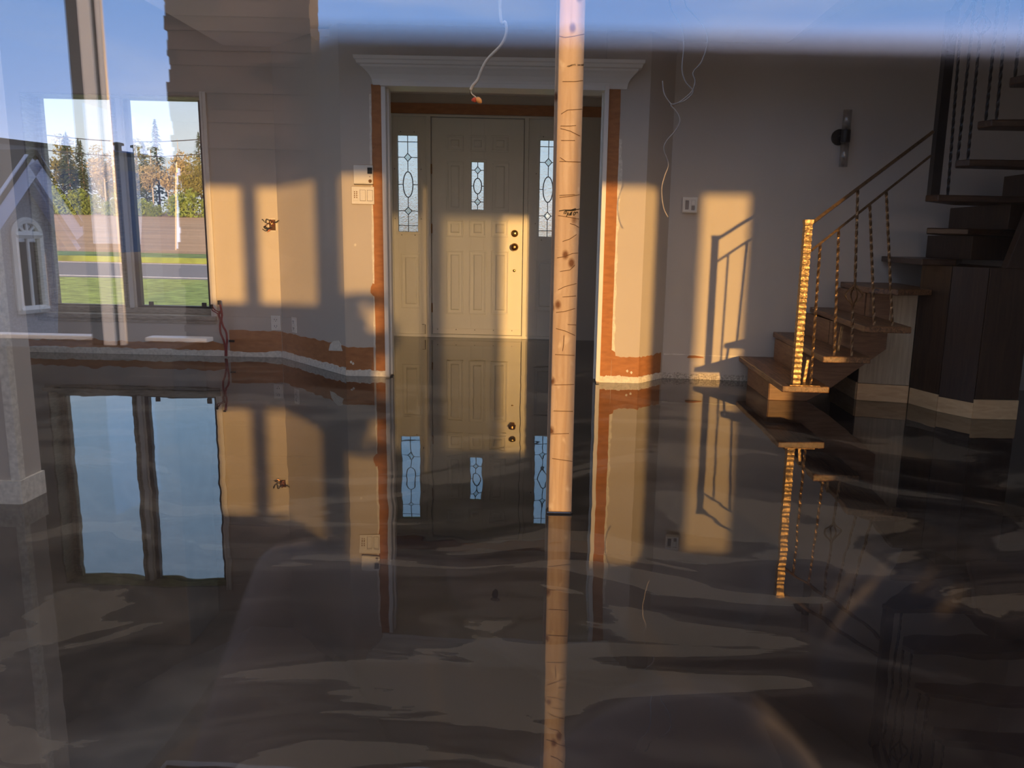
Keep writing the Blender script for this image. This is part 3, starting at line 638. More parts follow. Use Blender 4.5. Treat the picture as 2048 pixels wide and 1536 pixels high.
rw = _thing('red_pipe_wires', 'pair of red tubes rising from the floor beside the window', 'wire', None)
RY = 6.10
B().tube(smoothpts([at(x, y, RY) for x, y in ((451,712),(451,697),(447,680),(441,665),(440,650),(441,640),(438,630),(441,622))]), 0.008, 8).done('red_tube', WIRER, rw, smooth=True)
B().tube(smoothpts([at(x, y, RY-0.01) for x, y in ((453,712),(453,695),(454,680),(452,664),(446,652),(443,640),(444,630),(442,618),(440,608))]), 0.008, 8).done('red_tube', WIRER, rw, smooth=True)
B().tube(smoothpts([at(x, y, RY-0.02) for x, y in ((424,612),(424,620),(430,624),(439,630))]), 0.004, 6).done('thin_wire', WIRER, rw)
B().tube(smoothpts([at(x, y, RY-0.02) for x, y in ((424,612),(430,620),(436,623),(442,627))]), 0.004, 6).done('thin_wire', WIRER, rw)
for x, y in ((423, 613), (438, 605)):
    a = at(x, y, RY-0.02); B().box(a.x-0.009, a.x+0.009, a.y-0.01, a.y+0.01, a.z-0.016, a.z+0.016).done('black_connector', BLKPL, rw, 0.003)
a = at(458, 682, 6.14); B().box(a.x-0.0, a.x+0.04, a.y-0.006, a.y+0.01, a.z-0.008, a.z+0.008).done('black_tape', BLKPL, rw, 0.002)

# ------------------------------------------------------------------ wall devices
def device_frame(p, rz):
    return Matrix.Translation(p) @ Matrix.Rotation(rz, 4, 'Z')
def outlet(label, p, rz):
    r = _thing('wall_outlet', label, 'outlet', 'duplex outlets low on the left walls'); r.matrix_world = device_frame(p, rz)
    B().box(-0.037, 0.037, -0.006, 0.001, -0.058, 0.058).done('cover_plate', PLATE, r, 0.003)
    for z in (-0.025, 0.025):
        B().box(-0.019, 0.019, -0.009, -0.004, z-0.017, z+0.017).done('receptacle', PLATE, r, 0.003)
        b = B()
        for x in (-0.008, 0.008): b.box(x-0.0017, x+0.0017, -0.0100, -0.0085, z-0.003, z+0.008)
        b.lathe([(0.003, -0.0100), (0.003, -0.0085)], (0, 0, z-0.010), 'y', 8)
        b.done('slots', BLKPL, r)
    return r
outlet('white duplex outlet on the flat wall left of the diagonal wall', at(552, 646, 6.149), 0)
pd = on_diag(589, 650); outlet('white duplex outlet on the sunlit diagonal wall', pd, math.atan2(-0.73, 0.68))
jb = _thing('junction_box', 'open electrical box with a tangle of bare brown wires on the sunlit wall', 'electrical box', None); jp = at(545, 450, 6.148); jb.location = jp
b = B(); t = 0.003
for q in ((-0.030, 0.030, 0.040, 0.046), (-0.030, 0.030, -0.046, -0.040), (-0.030, -0.025, -0.046, 0.046), (0.025, 0.030, -0.046, 0.046)): b.box(q[0], q[1], -0.006, 0.001, q[2], q[3])
b.done('box_rim', PLATE, jb, 0.001)
B().box(-0.026, 0.026, -0.002, 0.001, -0.041, 0.041).done('box_cavity', BRONZE, jb)
for k in range(9):
    rb = random.Random(k); P = [Vector((rb.uniform(-0.02, 0.02), -0.004, rb.uniform(-0.03, 0.03)))]
    for q in range(4): P.append(P[-1] + Vector((rb.uniform(-0.03, 0.022), rb.uniform(-0.014, 0.0) if q < 2 else rb.uniform(-0.004, 0.008), rb.uniform(-0.024, 0.02))))
    for p in P: p.y = min(p.y, -0.004)
    B().tube(smoothpts(P, 4), 0.0032, 6).done('bare_wire', BLKPL if k % 2 else COPPER, jb)
B().tube(smoothpts([(-0.01, -0.008, -0.02), (-0.035, -0.014, -0.024), (-0.052, -0.016, -0.012), (-0.060, -0.014, -0.018), (-0.045, -0.014, -0.030), (-0.02, -0.012, -0.034)]), 0.005, 6).done('bare_wire', BLKPL, jb)
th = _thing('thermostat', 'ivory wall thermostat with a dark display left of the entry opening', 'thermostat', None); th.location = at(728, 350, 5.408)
B().box(-0.0665, 0.0655, -0.004, 0.001, -0.0635, 0.0655).done('shadow_gap_plate', BRONZE, th, 0.002)  # oversized dark plate puts the shaded edge line of the housing into colour
B().box(-0.063, 0.063, -0.028, -0.004, -0.060, 0.062).done('housing', PLATE, th, 0.006)
B().box(-0.060, 0.022, -0.031, -0.027, -0.056, 0.058).done('flap', PLATE, th, 0.003)
B().box(0.029, 0.060, -0.030, -0.027, 0.006, 0.046).done('display', LCD, th, 0.001)
B().lathe([(0.011, -0.027), (0.011, -0.033), (0.008, -0.035)], (0.046, 0, -0.040), 'y', 16).done('dial', BRONZE, th)
B().lathe([(0.004, -0.027), (0.004, -0.031)], (0.045, 0, -0.012), 'y', 10).done('button', PLATEG, th)
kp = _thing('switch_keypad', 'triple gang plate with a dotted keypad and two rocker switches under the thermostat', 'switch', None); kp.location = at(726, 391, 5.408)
B().box(-0.0755, 0.0755, -0.003, 0.001, -0.0575, 0.0575).done('shadow_gap_border', BRONZE, kp)  # dark border puts the shade around the cover plate into colour
B().box(-0.074, 0.074, -0.007, -0.003, -0.056, 0.056).done('cover_plate', PLATE, kp, 0.003)
for x in (0.0, 0.047): B().box(x-0.019, x+0.019, -0.008, -0.006, -0.036, 0.036).done('rocker_surround', PLATEG, kp)
for x in (0.0, 0.047): B().box(x-0.017, x+0.017, -0.011, -0.005, -0.034, 0.034).done('rocker', PLATE, kp, 0.003)
B().box(-0.064, -0.030, -0.009, -0.005, -0.036, 0.036).done('keypad', PLATE, kp, 0.002)
for i in range(4):
    for j in range(2): B().lathe([(0.0045, -0.008), (0.004, -0.0105)], (-0.054+0.015*j, 0, 0.022-0.012*i), 'y', 8).done('keypad_button', BRONZE, kp)
sw = _thing('light_switch', 'uncovered double switch on the wall left of the staircase', 'switch', None); sw.location = at(1380, 410, 5.555); sw.rotation_euler.z = -0.077
B().box(-0.050, 0.050, -0.004, 0.001, -0.052, 0.052).done('backing', PLATE, sw, 0.002)
b = B()
for q in ((-0.046, -0.036, -0.048, 0.048), (0.036, 0.046, -0.048, 0.048), (-0.046, 0.046, 0.034, 0.048), (-0.046, 0.046, -0.048, -0.038), (-0.006, 0.006, -0.048, 0.048)): b.box(q[0], q[1], -0.010, -0.002, q[2], q[3])
b.done('yoke', PLATE, sw, 0.002)
B().box(-0.032, -0.009, -0.010, -0.002, -0.030, 0.030).done('rocker', PLATEG, sw, 0.002)
B().box(0.009, 0.033, -0.012, -0.002, 0.000, 0.031).done('toggle', PLATE, sw, 0.003)
B().box(0.010, 0.032, -0.008, -0.002, -0.034, -0.004).done('slider', PLATEG, sw, 0.002)

# sconce
sn = _thing('wall_sconce', 'black round wall sconce with clear glass tubes above the stairs', 'sconce', None)
cpt = at(1678, 275, 5.515); sn.location = cpt; sn.rotation_euler.z = -0.069
B().lathe([(0.052, 0.0), (0.052, -0.018), (0.048, -0.022)], (0, 0, 0), 'y', 32).done('backplate', BLACK, sn, smooth=False)
B().tube([(0.0, -0.02, 0), (0.0, -0.055, 0)], 0.012, 12).done('arm', BLACK, sn)
B().lathe([(0.027, -0.040), (0.030, -0.038), (0.030, 0.038), (0.027, 0.040)], (0.022, -0.075, 0), 'z', 24).done('socket_drum', BLACK, sn)
def tubeglass(z0, z1):
    b = B(); n = 24; rings = []
    for r, z in ((0.028, z0), (0.028, z1), (0.0255, z1), (0.0255, z0)):
        rings.append([b.bm.verts.new((0.022+r*math.cos(2*math.pi*k/n), -0.075+r*math.sin(2*math.pi*k/n), z)) for k in range(n)])
    for i in range(4):
        A, D = rings[i], rings[(i+1) % 4]
        for k in range(n): b.bm.faces.new((A[k], A[(k+1) % n], D[(k+1) % n], D[k]))
    b.done('glass_tube', TUBEG, sn, smooth=True)
tubeglass(0.041, 0.165); tubeglass(-0.195, -0.041)
for s2 in (1, -1):
    B().lathe([(0.004, 0.0), (0.0065, 0.02), (0.0065, 0.085), (0.002, 0.10)] if s2 > 0 else [(0.004, 0.0), (0.0065, -0.02), (0.0065, -0.095), (0.002, -0.11)], (0.022, -0.075, 0.041*s2), 'z', 10).done('bulb', TUBEG, sn, smooth=True)

# ------------------------------------------------------------------ staircase
st = _thing('staircase', 'dark wooden winder staircase with open treads on the right', 'staircase', None)
R_, TH = 0.178, 0.036
def tread(k, poly, m=TREADW):
    z = R_*k; return B().slab(poly, z-TH, z).done('tread', m, st, 0.006, seg=3)
YN = 4.405
tread(1, [(1.300, YN), (1.565, YN), (1.60, 5.53), (1.318, 5.545)])
tread(2, [(1.500, YN-0.04), (1.765, YN-0.04), (1.82, 5.515), (1.540, 5.53)])
tread(3, [(1.690, YN-0.10), (1.945, YN-0.10), (2.04, 5.50), (1.775, 5.515)])
tread(4, [(1.90, 4.84), (2.02, 4.70), (2.285, 4.80), (2.35, 5.48), (1.965, 5.50)])
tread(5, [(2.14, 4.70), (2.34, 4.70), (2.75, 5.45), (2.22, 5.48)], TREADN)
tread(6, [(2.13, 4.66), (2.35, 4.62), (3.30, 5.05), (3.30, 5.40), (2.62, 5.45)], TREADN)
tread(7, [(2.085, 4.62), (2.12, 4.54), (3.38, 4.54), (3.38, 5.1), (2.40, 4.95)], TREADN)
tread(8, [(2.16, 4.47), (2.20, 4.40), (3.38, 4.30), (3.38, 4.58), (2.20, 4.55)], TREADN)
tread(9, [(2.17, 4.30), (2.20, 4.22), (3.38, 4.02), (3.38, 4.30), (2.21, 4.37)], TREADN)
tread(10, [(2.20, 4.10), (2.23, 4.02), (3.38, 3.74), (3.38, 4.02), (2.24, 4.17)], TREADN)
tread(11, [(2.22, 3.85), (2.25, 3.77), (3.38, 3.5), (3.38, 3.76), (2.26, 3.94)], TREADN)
# stringers: saw-tooth board under the first treads
def stringer(y0, y1):
    pts = [(1.362, 0.0), (1.60, 0.0), (1.745, 0.088), (2.06, 0.335), (2.06, R_*4-TH), (1.93, R_*4-TH), (1.93, R_*3-TH), (1.72, R_*3-TH), (1.72, R_*2-TH), (1.53, R_*2-TH), (1.53, R_-TH), (1.362, R_-TH)]
    return B().xz(pts, y0, y1).done('stringer', STRW, st, 0.003)
stringer(4.88, 4.93); stringer(5.40, 5.44)
B().box(1.358, 1.366, 4.885, 5.43, 0.0, R_-TH).done('riser', STRW, st, 0.002)
for k, x in ((1, 1.53), (2, 1.725), (3, 1.93)): B().box(x-0.006, x+0.01, 4.94, 5.39, R_*k, R_*(k+1)-TH).done('riser', STRW, st, 0.002)
b = B(); b.xz([(1.463, R_), (1.478, R_), (1.492, R_*2-TH), (1.477, R_*2-TH)], 4.56, 4.575); b.done('spacer_rod', HAMGOLD, st); b = B(); b.xz([(1.66, 2*R_), (1.672, 2*R_), (1.684, R_*3-TH), (1.672, R_*3-TH)], 4.60, 4.612); b.done('spacer_rod', HAMGOLD, st)
# enclosure under the winders
def panel(nm, p, q, z0, z1, m, t=0.02): return B().wallseg(p, q, z0, z1, t).done(nm, m, st, 0.002)
panel('light_panel', (1.935, 4.955), (2.225, 4.885), 0.11, R_*4-TH, PANL)
panel('side_panel', (1.945, 5.44), (1.935, 4.975), 0.11, R_*4-TH, PAND)
panel('dark_panel', (2.228, 4.884), (2.30, 4.66), 0.10, R_*5-TH, PAND)
panel('dark_panel', (2.302, 4.655), (2.415, 4.475), 0.09, R_*5-TH, PAND)
panel('front_panel', (2.42, 4.47), (2.665, 4.47), 0.115, R_*5-TH, PAND)
panel('side_panel', (2.665, 4.47), (2.69, 5.42), 0.115, R_*5-TH, PAND)
for p, q, z in (((1.933, 4.950), (2.225, 4.880), 0.108), ((2.228, 4.879), (2.298, 4.655), 0.10), ((2.298, 4.650), (2.413, 4.470), 0.09), ((2.416, 4.464), (2.668, 4.464), 0.112), ((1.940, 5.44), (1.930, 4.972), 0.108)):
    B().wallseg(p, q, 0.0, z, 0.022).done('kick_strip', BASEB, st, 0.002)
B().slab([(2.47, 4.80), (3.36, 4.80), (3.36, 5.38), (2.47, 5.38)], R_*5, R_*6-TH).done('riser_box', PAND, st, 0.003)
B().slab([(2.58, 4.64), (3.36, 4.64), (3.36, 5.34), (2.58, 5.34)], R_*6, R_*7-TH).done('riser_box', PAND, st, 0.003)
B().slab([(2.72, 4.50), (3.36, 4.50), (3.36, 5.0), (2.72, 5.0)], R_*7, R_*8-TH).done('riser_box', PAND, st, 0.003)
B().xz([(2.50, R_*5-TH), (2.67, R_*5-TH), (3.30, R_*5-TH), (3.30, R_*7-TH), (2.60, R_*7-TH)], 4.46, 4.52).done('winder_fascia', PAND, st, 0.003)

# railings
def twisted(b, p, q, r=0.0085, step=0.012):
    p, q = Vector(p), Vector(q); n = max(2, int((q-p).length/step)); b.tube([p.lerp(q, k/n) for k in range(n+1)], r, 4, twist=0.42)
def basket(b, c, s_=0.048, h=0.056):
    c = Vector(c)
    for a in range(4):
        an = math.pi/4*0 + a*math.pi/2; d = Vector((math.cos(an), math.sin(an), 0))
        b.tube(smoothpts([c+Vector((0, 0, h*1.6)), c+d*s_*0.15+Vector((0, 0, h*0.9)), c+d*s_, c+d*s_*0.15-Vector((0, 0, h*0.9)), c-Vector((0, 0, h*1.6))], 5), 0.0055, 6)
lr = _thing('lower_stair_railing', 'hammered iron railing with sunlit newel on the lower stairs', 'railing', None)
N1 = Vector((1.383, 4.44, R_)); N2 = Vector((2.160, 4.69, R_*7))
N1t = Vector((1.383, 4.44, 1.088))
b = B(); n = 60; b.tube([N1.lerp(N1t, k/n) for k in range(n+1)], [0.031 if k % 2 else 0.027 for k in range(n+1)], 4, sq=True); b.box(N1.x-0.024, N1.x+0.024, N1.y-0.024, N1.y+0.024, 1.075, 1.092)
b.done('newel_post', HAMGOLD, lr)
B().box(N1.x-0.04, N1.x+0.13, N1.y-0.03, N1.y+0.03, R_, R_+0.005).done('foot_plate', TWIST, lr)
ht0 = Vector((1.40, 4.445, 1.070)); ht1 = at(1866, 264, N2.y); 
B().tube([ht0, ht1], 0.012, 4, sq=True).done('handrail', BLACK if False else TWIST, lr)
st0 = Vector((1.40, 4.445, 0.915)); st1 = at(1861, 312, N2.y)
B().tube([st0, st1], 0.009, 4, sq=True).done('sub_rail', TWIST, lr)
def rail_at(a, c, x): t = (x-a.x)/(c.x-a.x); return a.lerp(c, t)
for i, (x, k) in enumerate(((1.468, 1), (1.575, 2), (1.672, 2), (1.757, 3), (1.855, 3))):
    f_ = rail_at(st0, st1, x); top = rail_at(ht0, ht1, x) if i == 2 else f_
    foot = Vector((x, YN+0.035 if k == 1 else (YN-0.0 if k == 2 else YN-0.06), R_*k))
    top = Vector((x+0.0, top.y, top.z)); b = B()
    if i == 2:
        mid = foot.lerp(top, 0.365)
        twisted(b, foot, mid-Vector((0, 0, 0.075))); twisted(b, mid+Vector((0, 0, 0.075)), top); basket(b, mid)
    else: twisted(b, foot, top)
    b.done('baluster', TWIST, lr)
ur = _thing('upper_stair_railing', 'black iron railing climbing the upper stairs at the right edge', 'railing', None)
N2t = Vector((2.160, 4.69, 2.235))
B().tube([N2, N2t], 0.036, 4, sq=True).done('newel_post', BLACK, ur)
u0 = N2t - Vector((0, 0.0, 0.02)); u1 = Vector((2.27, 3.80, 3.02))
B().tube([u0, u1], 0.020, 4, sq=True).done('handrail', BLACK, ur)
v0 = N2t - Vector((0, 0.0, 0.17)); v1 = u1 - Vector((0, 0, 0.15))
B().tube([v0, v1], 0.012, 4, sq=True).done('sub_rail', BLACK, ur)
for i, (x, y, k) in enumerate(((2.125+0.075, 4.60, 7), (2.185, 4.50, 8), (2.205, 4.43, 8), (2.215, 4.31, 9), (2.235, 4.245, 9), (2.235, 4.12, 10), (2.255, 4.05, 10))):
    t = (N2t.y-y)/(N2t.y-u1.y); foot = Vector((x, y, R_*k)); top = v0.lerp(v1, t); top = Vector((top.x, y, top.z)); b = B()
    if i == 2:
        top = u0.lerp(u1, t); mid = foot.lerp(top, 0.66); twisted(b, foot, mid-Vector((0, 0, 0.075))); twisted(b, mid+Vector((0, 0, 0.075)), top); basket(b, mid)
    else: twisted(b, foot, top)
    b.done('baluster', BLACK, ur)

# ------------------------------------------------------------------ outdoors beyond the window
GRASS = simple('lawn_grass', (0.44, 0.52, 0.12), 0.95, var=0.45, scale=3.0, bump=0.5, detail=9)
VERGE = simple('rough_field_edge', (0.24, 0.34, 0.09), 0.95, var=0.5, scale=1.0, detail=9)
ROAD = simple('asphalt_road', (0.30, 0.28, 0.29), 0.9, var=0.08, scale=4)
LINE = simple('white_road_line', (0.85, 0.85, 0.85), 0.7)
FIELD = simple('ploughed_field', (0.66, 0.42, 0.24), 0.95, var=0.2, scale=0.15, stretch=(0.3, 3, 1), detail=9)
GZ = -0.60
def ground(name, poly, m, label): return struct(B().slab(poly, GZ-0.2, GZ).done(name, m), label)
ground('ground_lawn', [(-90, 7.9), (40, 7.9), (40, 25), (-90, 25)], GRASS, 'green lawn outside the window')
ground('ground_road', [(-160, 25), (60, 25), (60, 36), (-160, 36)], ROAD, 'grey asphalt road crossing outside')
for i, y in enumerate((25.7, 35.2)): struct(B().box(-160, 60, y, y+0.30, GZ, GZ+0.006).done('ground_road_line', LINE))
b = B(); b.hexa([(-260, 36, GZ-0.2), (90, 36, GZ-0.2), (90, 140, 3.2), (-260, 140, 3.2)], [(-260, 36, GZ), (90, 36, GZ), (90, 140, 3.49), (-260, 140, 3.49)])
struct(b.done('ground_field', FIELD), 'brown ploughed field rising to the trees')
b = B(); b.slab([(-160, 36.2), (60, 36.2), (60, 46), (-30, 52), (-44, 44), (-160, 41)], GZ-0.1, GZ+0.25)
struct(b.done('ground_verge', VERGE))
b = B(); b.slab([(-40, -60), (60, -60), (60, 0.03), (-40, 0.03)], -0.75, -0.55)
YARD = simple('dark_gravel_yard', (0.045, 0.04, 0.036), 0.95, var=0.4, scale=12, bump=0.5)
struct(b.done('ground_yard', YARD), 'dark ground behind the camera seen only in the reflection')

FOL = [simple('foliage_%s' % n, c, 0.9, var=0.5, scale=1.5, detail=8) for n, c in (('spruce', (0.09, 0.14, 0.05)), ('olive', (0.28, 0.28, 0.08)), ('pale', (0.42, 0.37, 0.21)), ('bright', (0.22, 0.32, 0.07)))]
BARK = simple('tree_bark', (0.22, 0.18, 0.14), 0.9, var=0.3, scale=5); BIRCH = simple('birch_bark', (0.62, 0.58, 0.50), 0.8, var=0.25, scale=6)
def conifer(h, r, m, rb):
    bm = bmesh.new()
    for i in range(900):
        t = rb.random()**0.8; z = h*(0.10+0.90*t); rad = r*(1-t)**0.8*rb.uniform(0.35, 1.0)+0.05; a = rb.uniform(0, 6.283)
        c = Vector((math.cos(a)*rad, math.sin(a)*rad, z)); s_ = rb.uniform(0.25, 0.6)*(1.15-t*0.75)
        d = Vector((math.cos(a), math.sin(a), -0.35)).normalized(); e = Vector((-math.sin(a), math.cos(a), rb.uniform(-0.3, 0.3)))
        vs = [bm.verts.new(c - d*s_*0.6 + e*s_*0.5), bm.verts.new(c - d*s_*0.6 - e*s_*0.5), bm.verts.new(c + d*s_*1.1)]
        bm.faces.new(vs)
    bm.faces.new([bm.verts.new(p) for p in ((-0.12, 0, h*0.9), (0.12, 0, h*0.9), (0, 0, h*1.03))])
    bb = B(); bb.bm.free(); bb.bm = bm; return bb
def bushy(h, r, m, rb, n=1500, base=0.15):
    bm = bmesh.new(); blobs = [(rb.uniform(-r*.5, r*.5), rb.uniform(-r*.5, r*.5), h*rb.uniform(base+0.15, 0.85), r*rb.uniform(0.4, 0.8)) for _ in range(9)]
    for i in range(n):
        bx, by, bz, br = rb.choice(blobs); v_ = Vector((rb.gauss(0, 1), rb.gauss(0, 1), rb.gauss(0, 1.2))).normalized()*br*rb.uniform(0.5, 1)
        c = Vector((bx, by, bz)) + v_; s_ = rb.uniform(0.14, 0.36)
        d = Vector((rb.gauss(0, 1), rb.gauss(0, 1), rb.gauss(0, 1))).normalized(); e = d.orthogonal().normalized()
        bm.faces.new([bm.verts.new(c-d*s_), bm.verts.new(c+e*s_*0.8), bm.verts.new(c+d*s_)])
    bb = B(); bb.bm.free(); bb.bm = bm; return bb
protos = []
rb = random.Random(3)
def proto(nm, fol, fm, h, trunk_m, tr, lab, cat, grp):
    r = _thing(nm, lab, cat, grp)
    fol.done('foliage', fm, r)
    b = B(); b.tube([(0, 0, -0.3), (0.05, 0, h*0.5), (0, 0, h*0.93)], [tr, tr*0.7, tr*0.2], 7); b.done('trunk', trunk_m, r)
    return r
G1 = 'trees along the far side of the field'
protos.append((proto('spruce_tree', conifer(12.5, 2.1, None, rb), FOL[0], 12.5, BARK, 0.16, 'dark pointed spruce in the tree line across the field', 'tree', G1), 12.5))
protos.append((proto('leafy_tree', bushy(11.0, 2.4, None, rb), FOL[1], 11.0, BARK, 0.15, 'olive green leafy tree in the tree line across the field', 'tree', G1), 11))
protos.append((proto('birch_tree', bushy(11.5, 2.0, None, rb, 1000, 0.3), FOL[2], 11.5, BIRCH, 0.13, 'pale sparse birch in the tree line across the field', 'tree', G1), 11.5))
protos.append((proto('shrub', bushy(3.2, 2.0, None, rb, 900, -0.1), FOL[3], 3.0, BARK, 0.05, 'bright green shrub at the foot of the tree line', 'shrub', 'shrubs below the tree line'), 3.2))
used = [0]*4
def plant(k, x, y, s_):
    if used[k] == 0: o = protos[k][0]; used[k] = 1
    else: o = copy_tree(protos[k][0])
    o.location = (x, y, GZ + (y-36)*0.0393 if y > 36 else GZ); o.scale = (s_, s_, s_*rb.uniform(0.9, 1.12)); o.rotation_euler.z = rb.uniform(0, 6.28)
rb = random.Random(11)
X = -96.0
while X < -36:
    tall = 1.0 if X < -58 else 0.9
    k = rb.choice((0, 1, 1, 2, 2)) if X > -66 else rb.choice((0, 0, 1, 2))
    plant(k, X, 120+rb.uniform(-2, 3), tall*rb.uniform(0.72, 1.05)); X += rb.uniform(1.7, 2.6)
X = -96.0
while X < -36:
    plant(rb.choice((0, 1, 2)), X, 128.5+rb.uniform(0, 2), rb.uniform(0.9, 1.2)); X += rb.uniform(2.6, 3.6)
X = -94.0
while X < -38:
    plant(3, X, 114+rb.uniform(-1, 2), rb.uniform(0.6, 1.2)); X += rb.uniform(1.8, 3.4)
WBLK = simple('power_line_black', (0.03, 0.03, 0.03), 0.6)
for (ya, yb_, lab) in ((261, 263, 'upper power line crossing the sky outside the window'), (291, 293, 'lower power line crossing the sky outside the window')):
    P = []
    for k in range(13):
        t = k/12; x = 20+520*t; y = ya+(yb_-ya)*t; P.append(at(x, y, 40) - Vector((0, 0, 0.5*math.sin(math.pi*t))))
    tag(B().tube(P, 0.022, 5).done('power_line', WBLK), lab, 'power line')
    PE = (P[0], P[-1])
for e_, wh in zip(PE, ('left', 'right')):
    q = _thing('utility_pole', 'wooden utility pole holding the power lines at their %s end' % wh, 'utility pole', None); q.location = (e_.x, 40, GZ)
    B().tube([(0, 0, 0), (0, 0, 8.0)], 0.14, 10).done('pole', BARK, q); B().box(-0.9, 0.9, -0.06, 0.06, e_.z-GZ-0.06, e_.z-GZ+0.06).done('crossarm', BARK, q)

# ------------------------------------------------------------------ outdoors behind the camera, seen mirrored in the pane
GP = 0.050
def vat(px, py, Yv):
    p = at(px, py, Yv); return Vector((p.x, 2*GP - p.y, p.z))
STUCCO = simple('grey_stucco', (0.36, 0.36, 0.40), 0.95, var=0.3, scale=40, bump=0.6)
BLUEROOF = simple('blue_metal_roof', (0.04, 0.16, 0.50), 0.4, var=0.08, scale=2)
FASCIA = simple('pale_blue_fascia', (0.50, 0.58, 0.85), 0.5, var=0.05)
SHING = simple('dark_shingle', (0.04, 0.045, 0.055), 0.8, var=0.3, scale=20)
RIBM = simple('ribbed_metal_siding', (0.16, 0.17, 0.20), 0.5, var=0.1, scale=3)
RIBL = simple('pale_blue_siding', (0.13, 0.17, 0.28), 0.6, var=0.1, scale=3)
STONE, nt, out = mat('dark_cut_stone')
b_ = N(nt, 'ShaderNodeBsdfPrincipled'); b_.inputs['Roughness'].default_value = 0.9
vo = N(nt, 'ShaderNodeTexVoronoi'); vo.inputs['Scale'].default_value = 5; L(nt, coords(nt, (1, 1, 2.2)), vo.inputs['Vector'])
L(nt, ramp(nt, vo.outputs['Color'], [(0.2, (0.025, 0.018, 0.018)), (0.8, (0.075, 0.055, 0.05))]), b_.inputs['Base Color']); L(nt, b_.outputs[0], out.inputs['Surface'])

# gabled wing with the arched window: a wall receding from near left to further right
gw = _thing('gabled_wing', 'grey stucco gable with an arched white window, reflected at the left edge', 'house', None)
Pn = vat(-60, 500, 10.0); Pf = vat(118, 500, 11.2)
dirw = Vector((Pf.x-Pn.x, Pf.y-Pn.y, 0)).normalized(); nw = Vector((-dirw.y, dirw.x, 0))
if nw.dot(Vector((0, 0, 0))-Pn) < 0: nw = -nw
def on_wing(px, py, off=0.0):
    d = ray(px, py); dv = Vector((d.x, -d.y, d.z)); o_ = Vector((0, 2*GP, H)); P0 = Pn + nw*off
    return o_ + dv*((P0-o_).dot(nw)/dv.dot(nw))
def poly_plate(pts, th, dirn):
    b = B(); b.hexa([p for p in pts], [p - dirn*th for p in pts]); return b
pk = on_wing(70, 330); bl = on_wing(-110, 700); br = on_wing(118, 700); el = on_wing(-60, 500); er = on_wing(118, 400)
gl_ = Vector((bl.x, bl.y, -0.55)); gr_ = Vector((br.x, br.y, -0.55))
hl = Vector((bl.x, bl.y, on_wing(-60, 520).z))
poly_plate([gl_, gr_, er, pk, hl], 0.2, nw).done('stucco_wall', STUCCO, gw)
def bar(p, q, wdt, th, off):
    p = Vector(p); q = Vector(q); d = (q-p).normalized(); s_ = nw.cross(d).normalized()*wdt/2
    return [p+s_+nw*off, q+s_+nw*off, q-s_+nw*off, p-s_+nw*off], th
a0, a1, a2 = on_wing(-45, 490, 0.25), on_wing(70, 322, 0.25), on_wing(165, 470, 0.25)
for (p, q) in ((a0, a1), (a1, a2)):
    pts, th = bar(p, q, 0.24, 0.10, 0.0); poly_plate(pts, 0.06, nw).done('rake_board', FASCIA, gw)
    pts, th = bar(p+Vector((0, 0, -0.20)), q+Vector((0, 0, -0.20)), 0.07, 0.1, -0.08); poly_plate(pts, 0.18, nw).done('soffit_trim', FASCIA, gw)
    pts, th = bar(p+Vector((0, 0, 0.13)), q+Vector((0, 0, 0.13)), 0.05, 0.1, 0.02); poly_plate(pts, 1.6, nw).done('roof_edge', SHING, gw)
# arched window
aw = B(); cxp = on_wing(56, 468, 0.03); wl = on_wing(32, 520, 0.03); wr_ = on_wing(83, 512, 0.03)
halfw = (Vector((wr_.x-wl.x, wr_.y-wl.y, 0))).length/2; ctr = (wl+wr_)/2; zb = on_wing(72, 618, 0.03).z; zs_ = on_wing(56, 470, 0.03).z; ax = dirw
def W(u, z): return Vector((ctr.x, ctr.y, 0)) + ax*u + Vector((0, 0, z))
arc = [W(halfw*math.cos(t*math.pi/16), zs_+halfw*math.sin(t*math.pi/16)) for t in range(17)]
aw.tube([W(halfw, zb)] + arc + [W(-halfw, zb)], 0.045, 6); aw.tube([W(-halfw, zs_), W(halfw, zs_)], 0.055, 6); aw.tube([W(-halfw*1.1, zb), W(halfw*1.1, zb)], 0.06, 6)
aw.tube([W(0, zb), W(0, zs_)], 0.022, 6)
for an in (45, 90, 135): aw.tube([W(0, zs_), W(halfw*math.cos(math.radians(an)), zs_+halfw*math.sin(math.radians(an)))], 0.02, 6)
aw.tube([W(halfw*.25*math.cos(t*math.pi/8), zs_+halfw*.25*math.sin(t*math.pi/8)) for t in range(9)], 0.02, 6)
wf = aw.done('arched_window', VINYL, gw)
poly_plate([p - nw*0.01 for p in ([W(halfw, zb)] + arc + [W(-halfw, zb)])], 0.02, nw).done('glass', DARKPANE, wf)

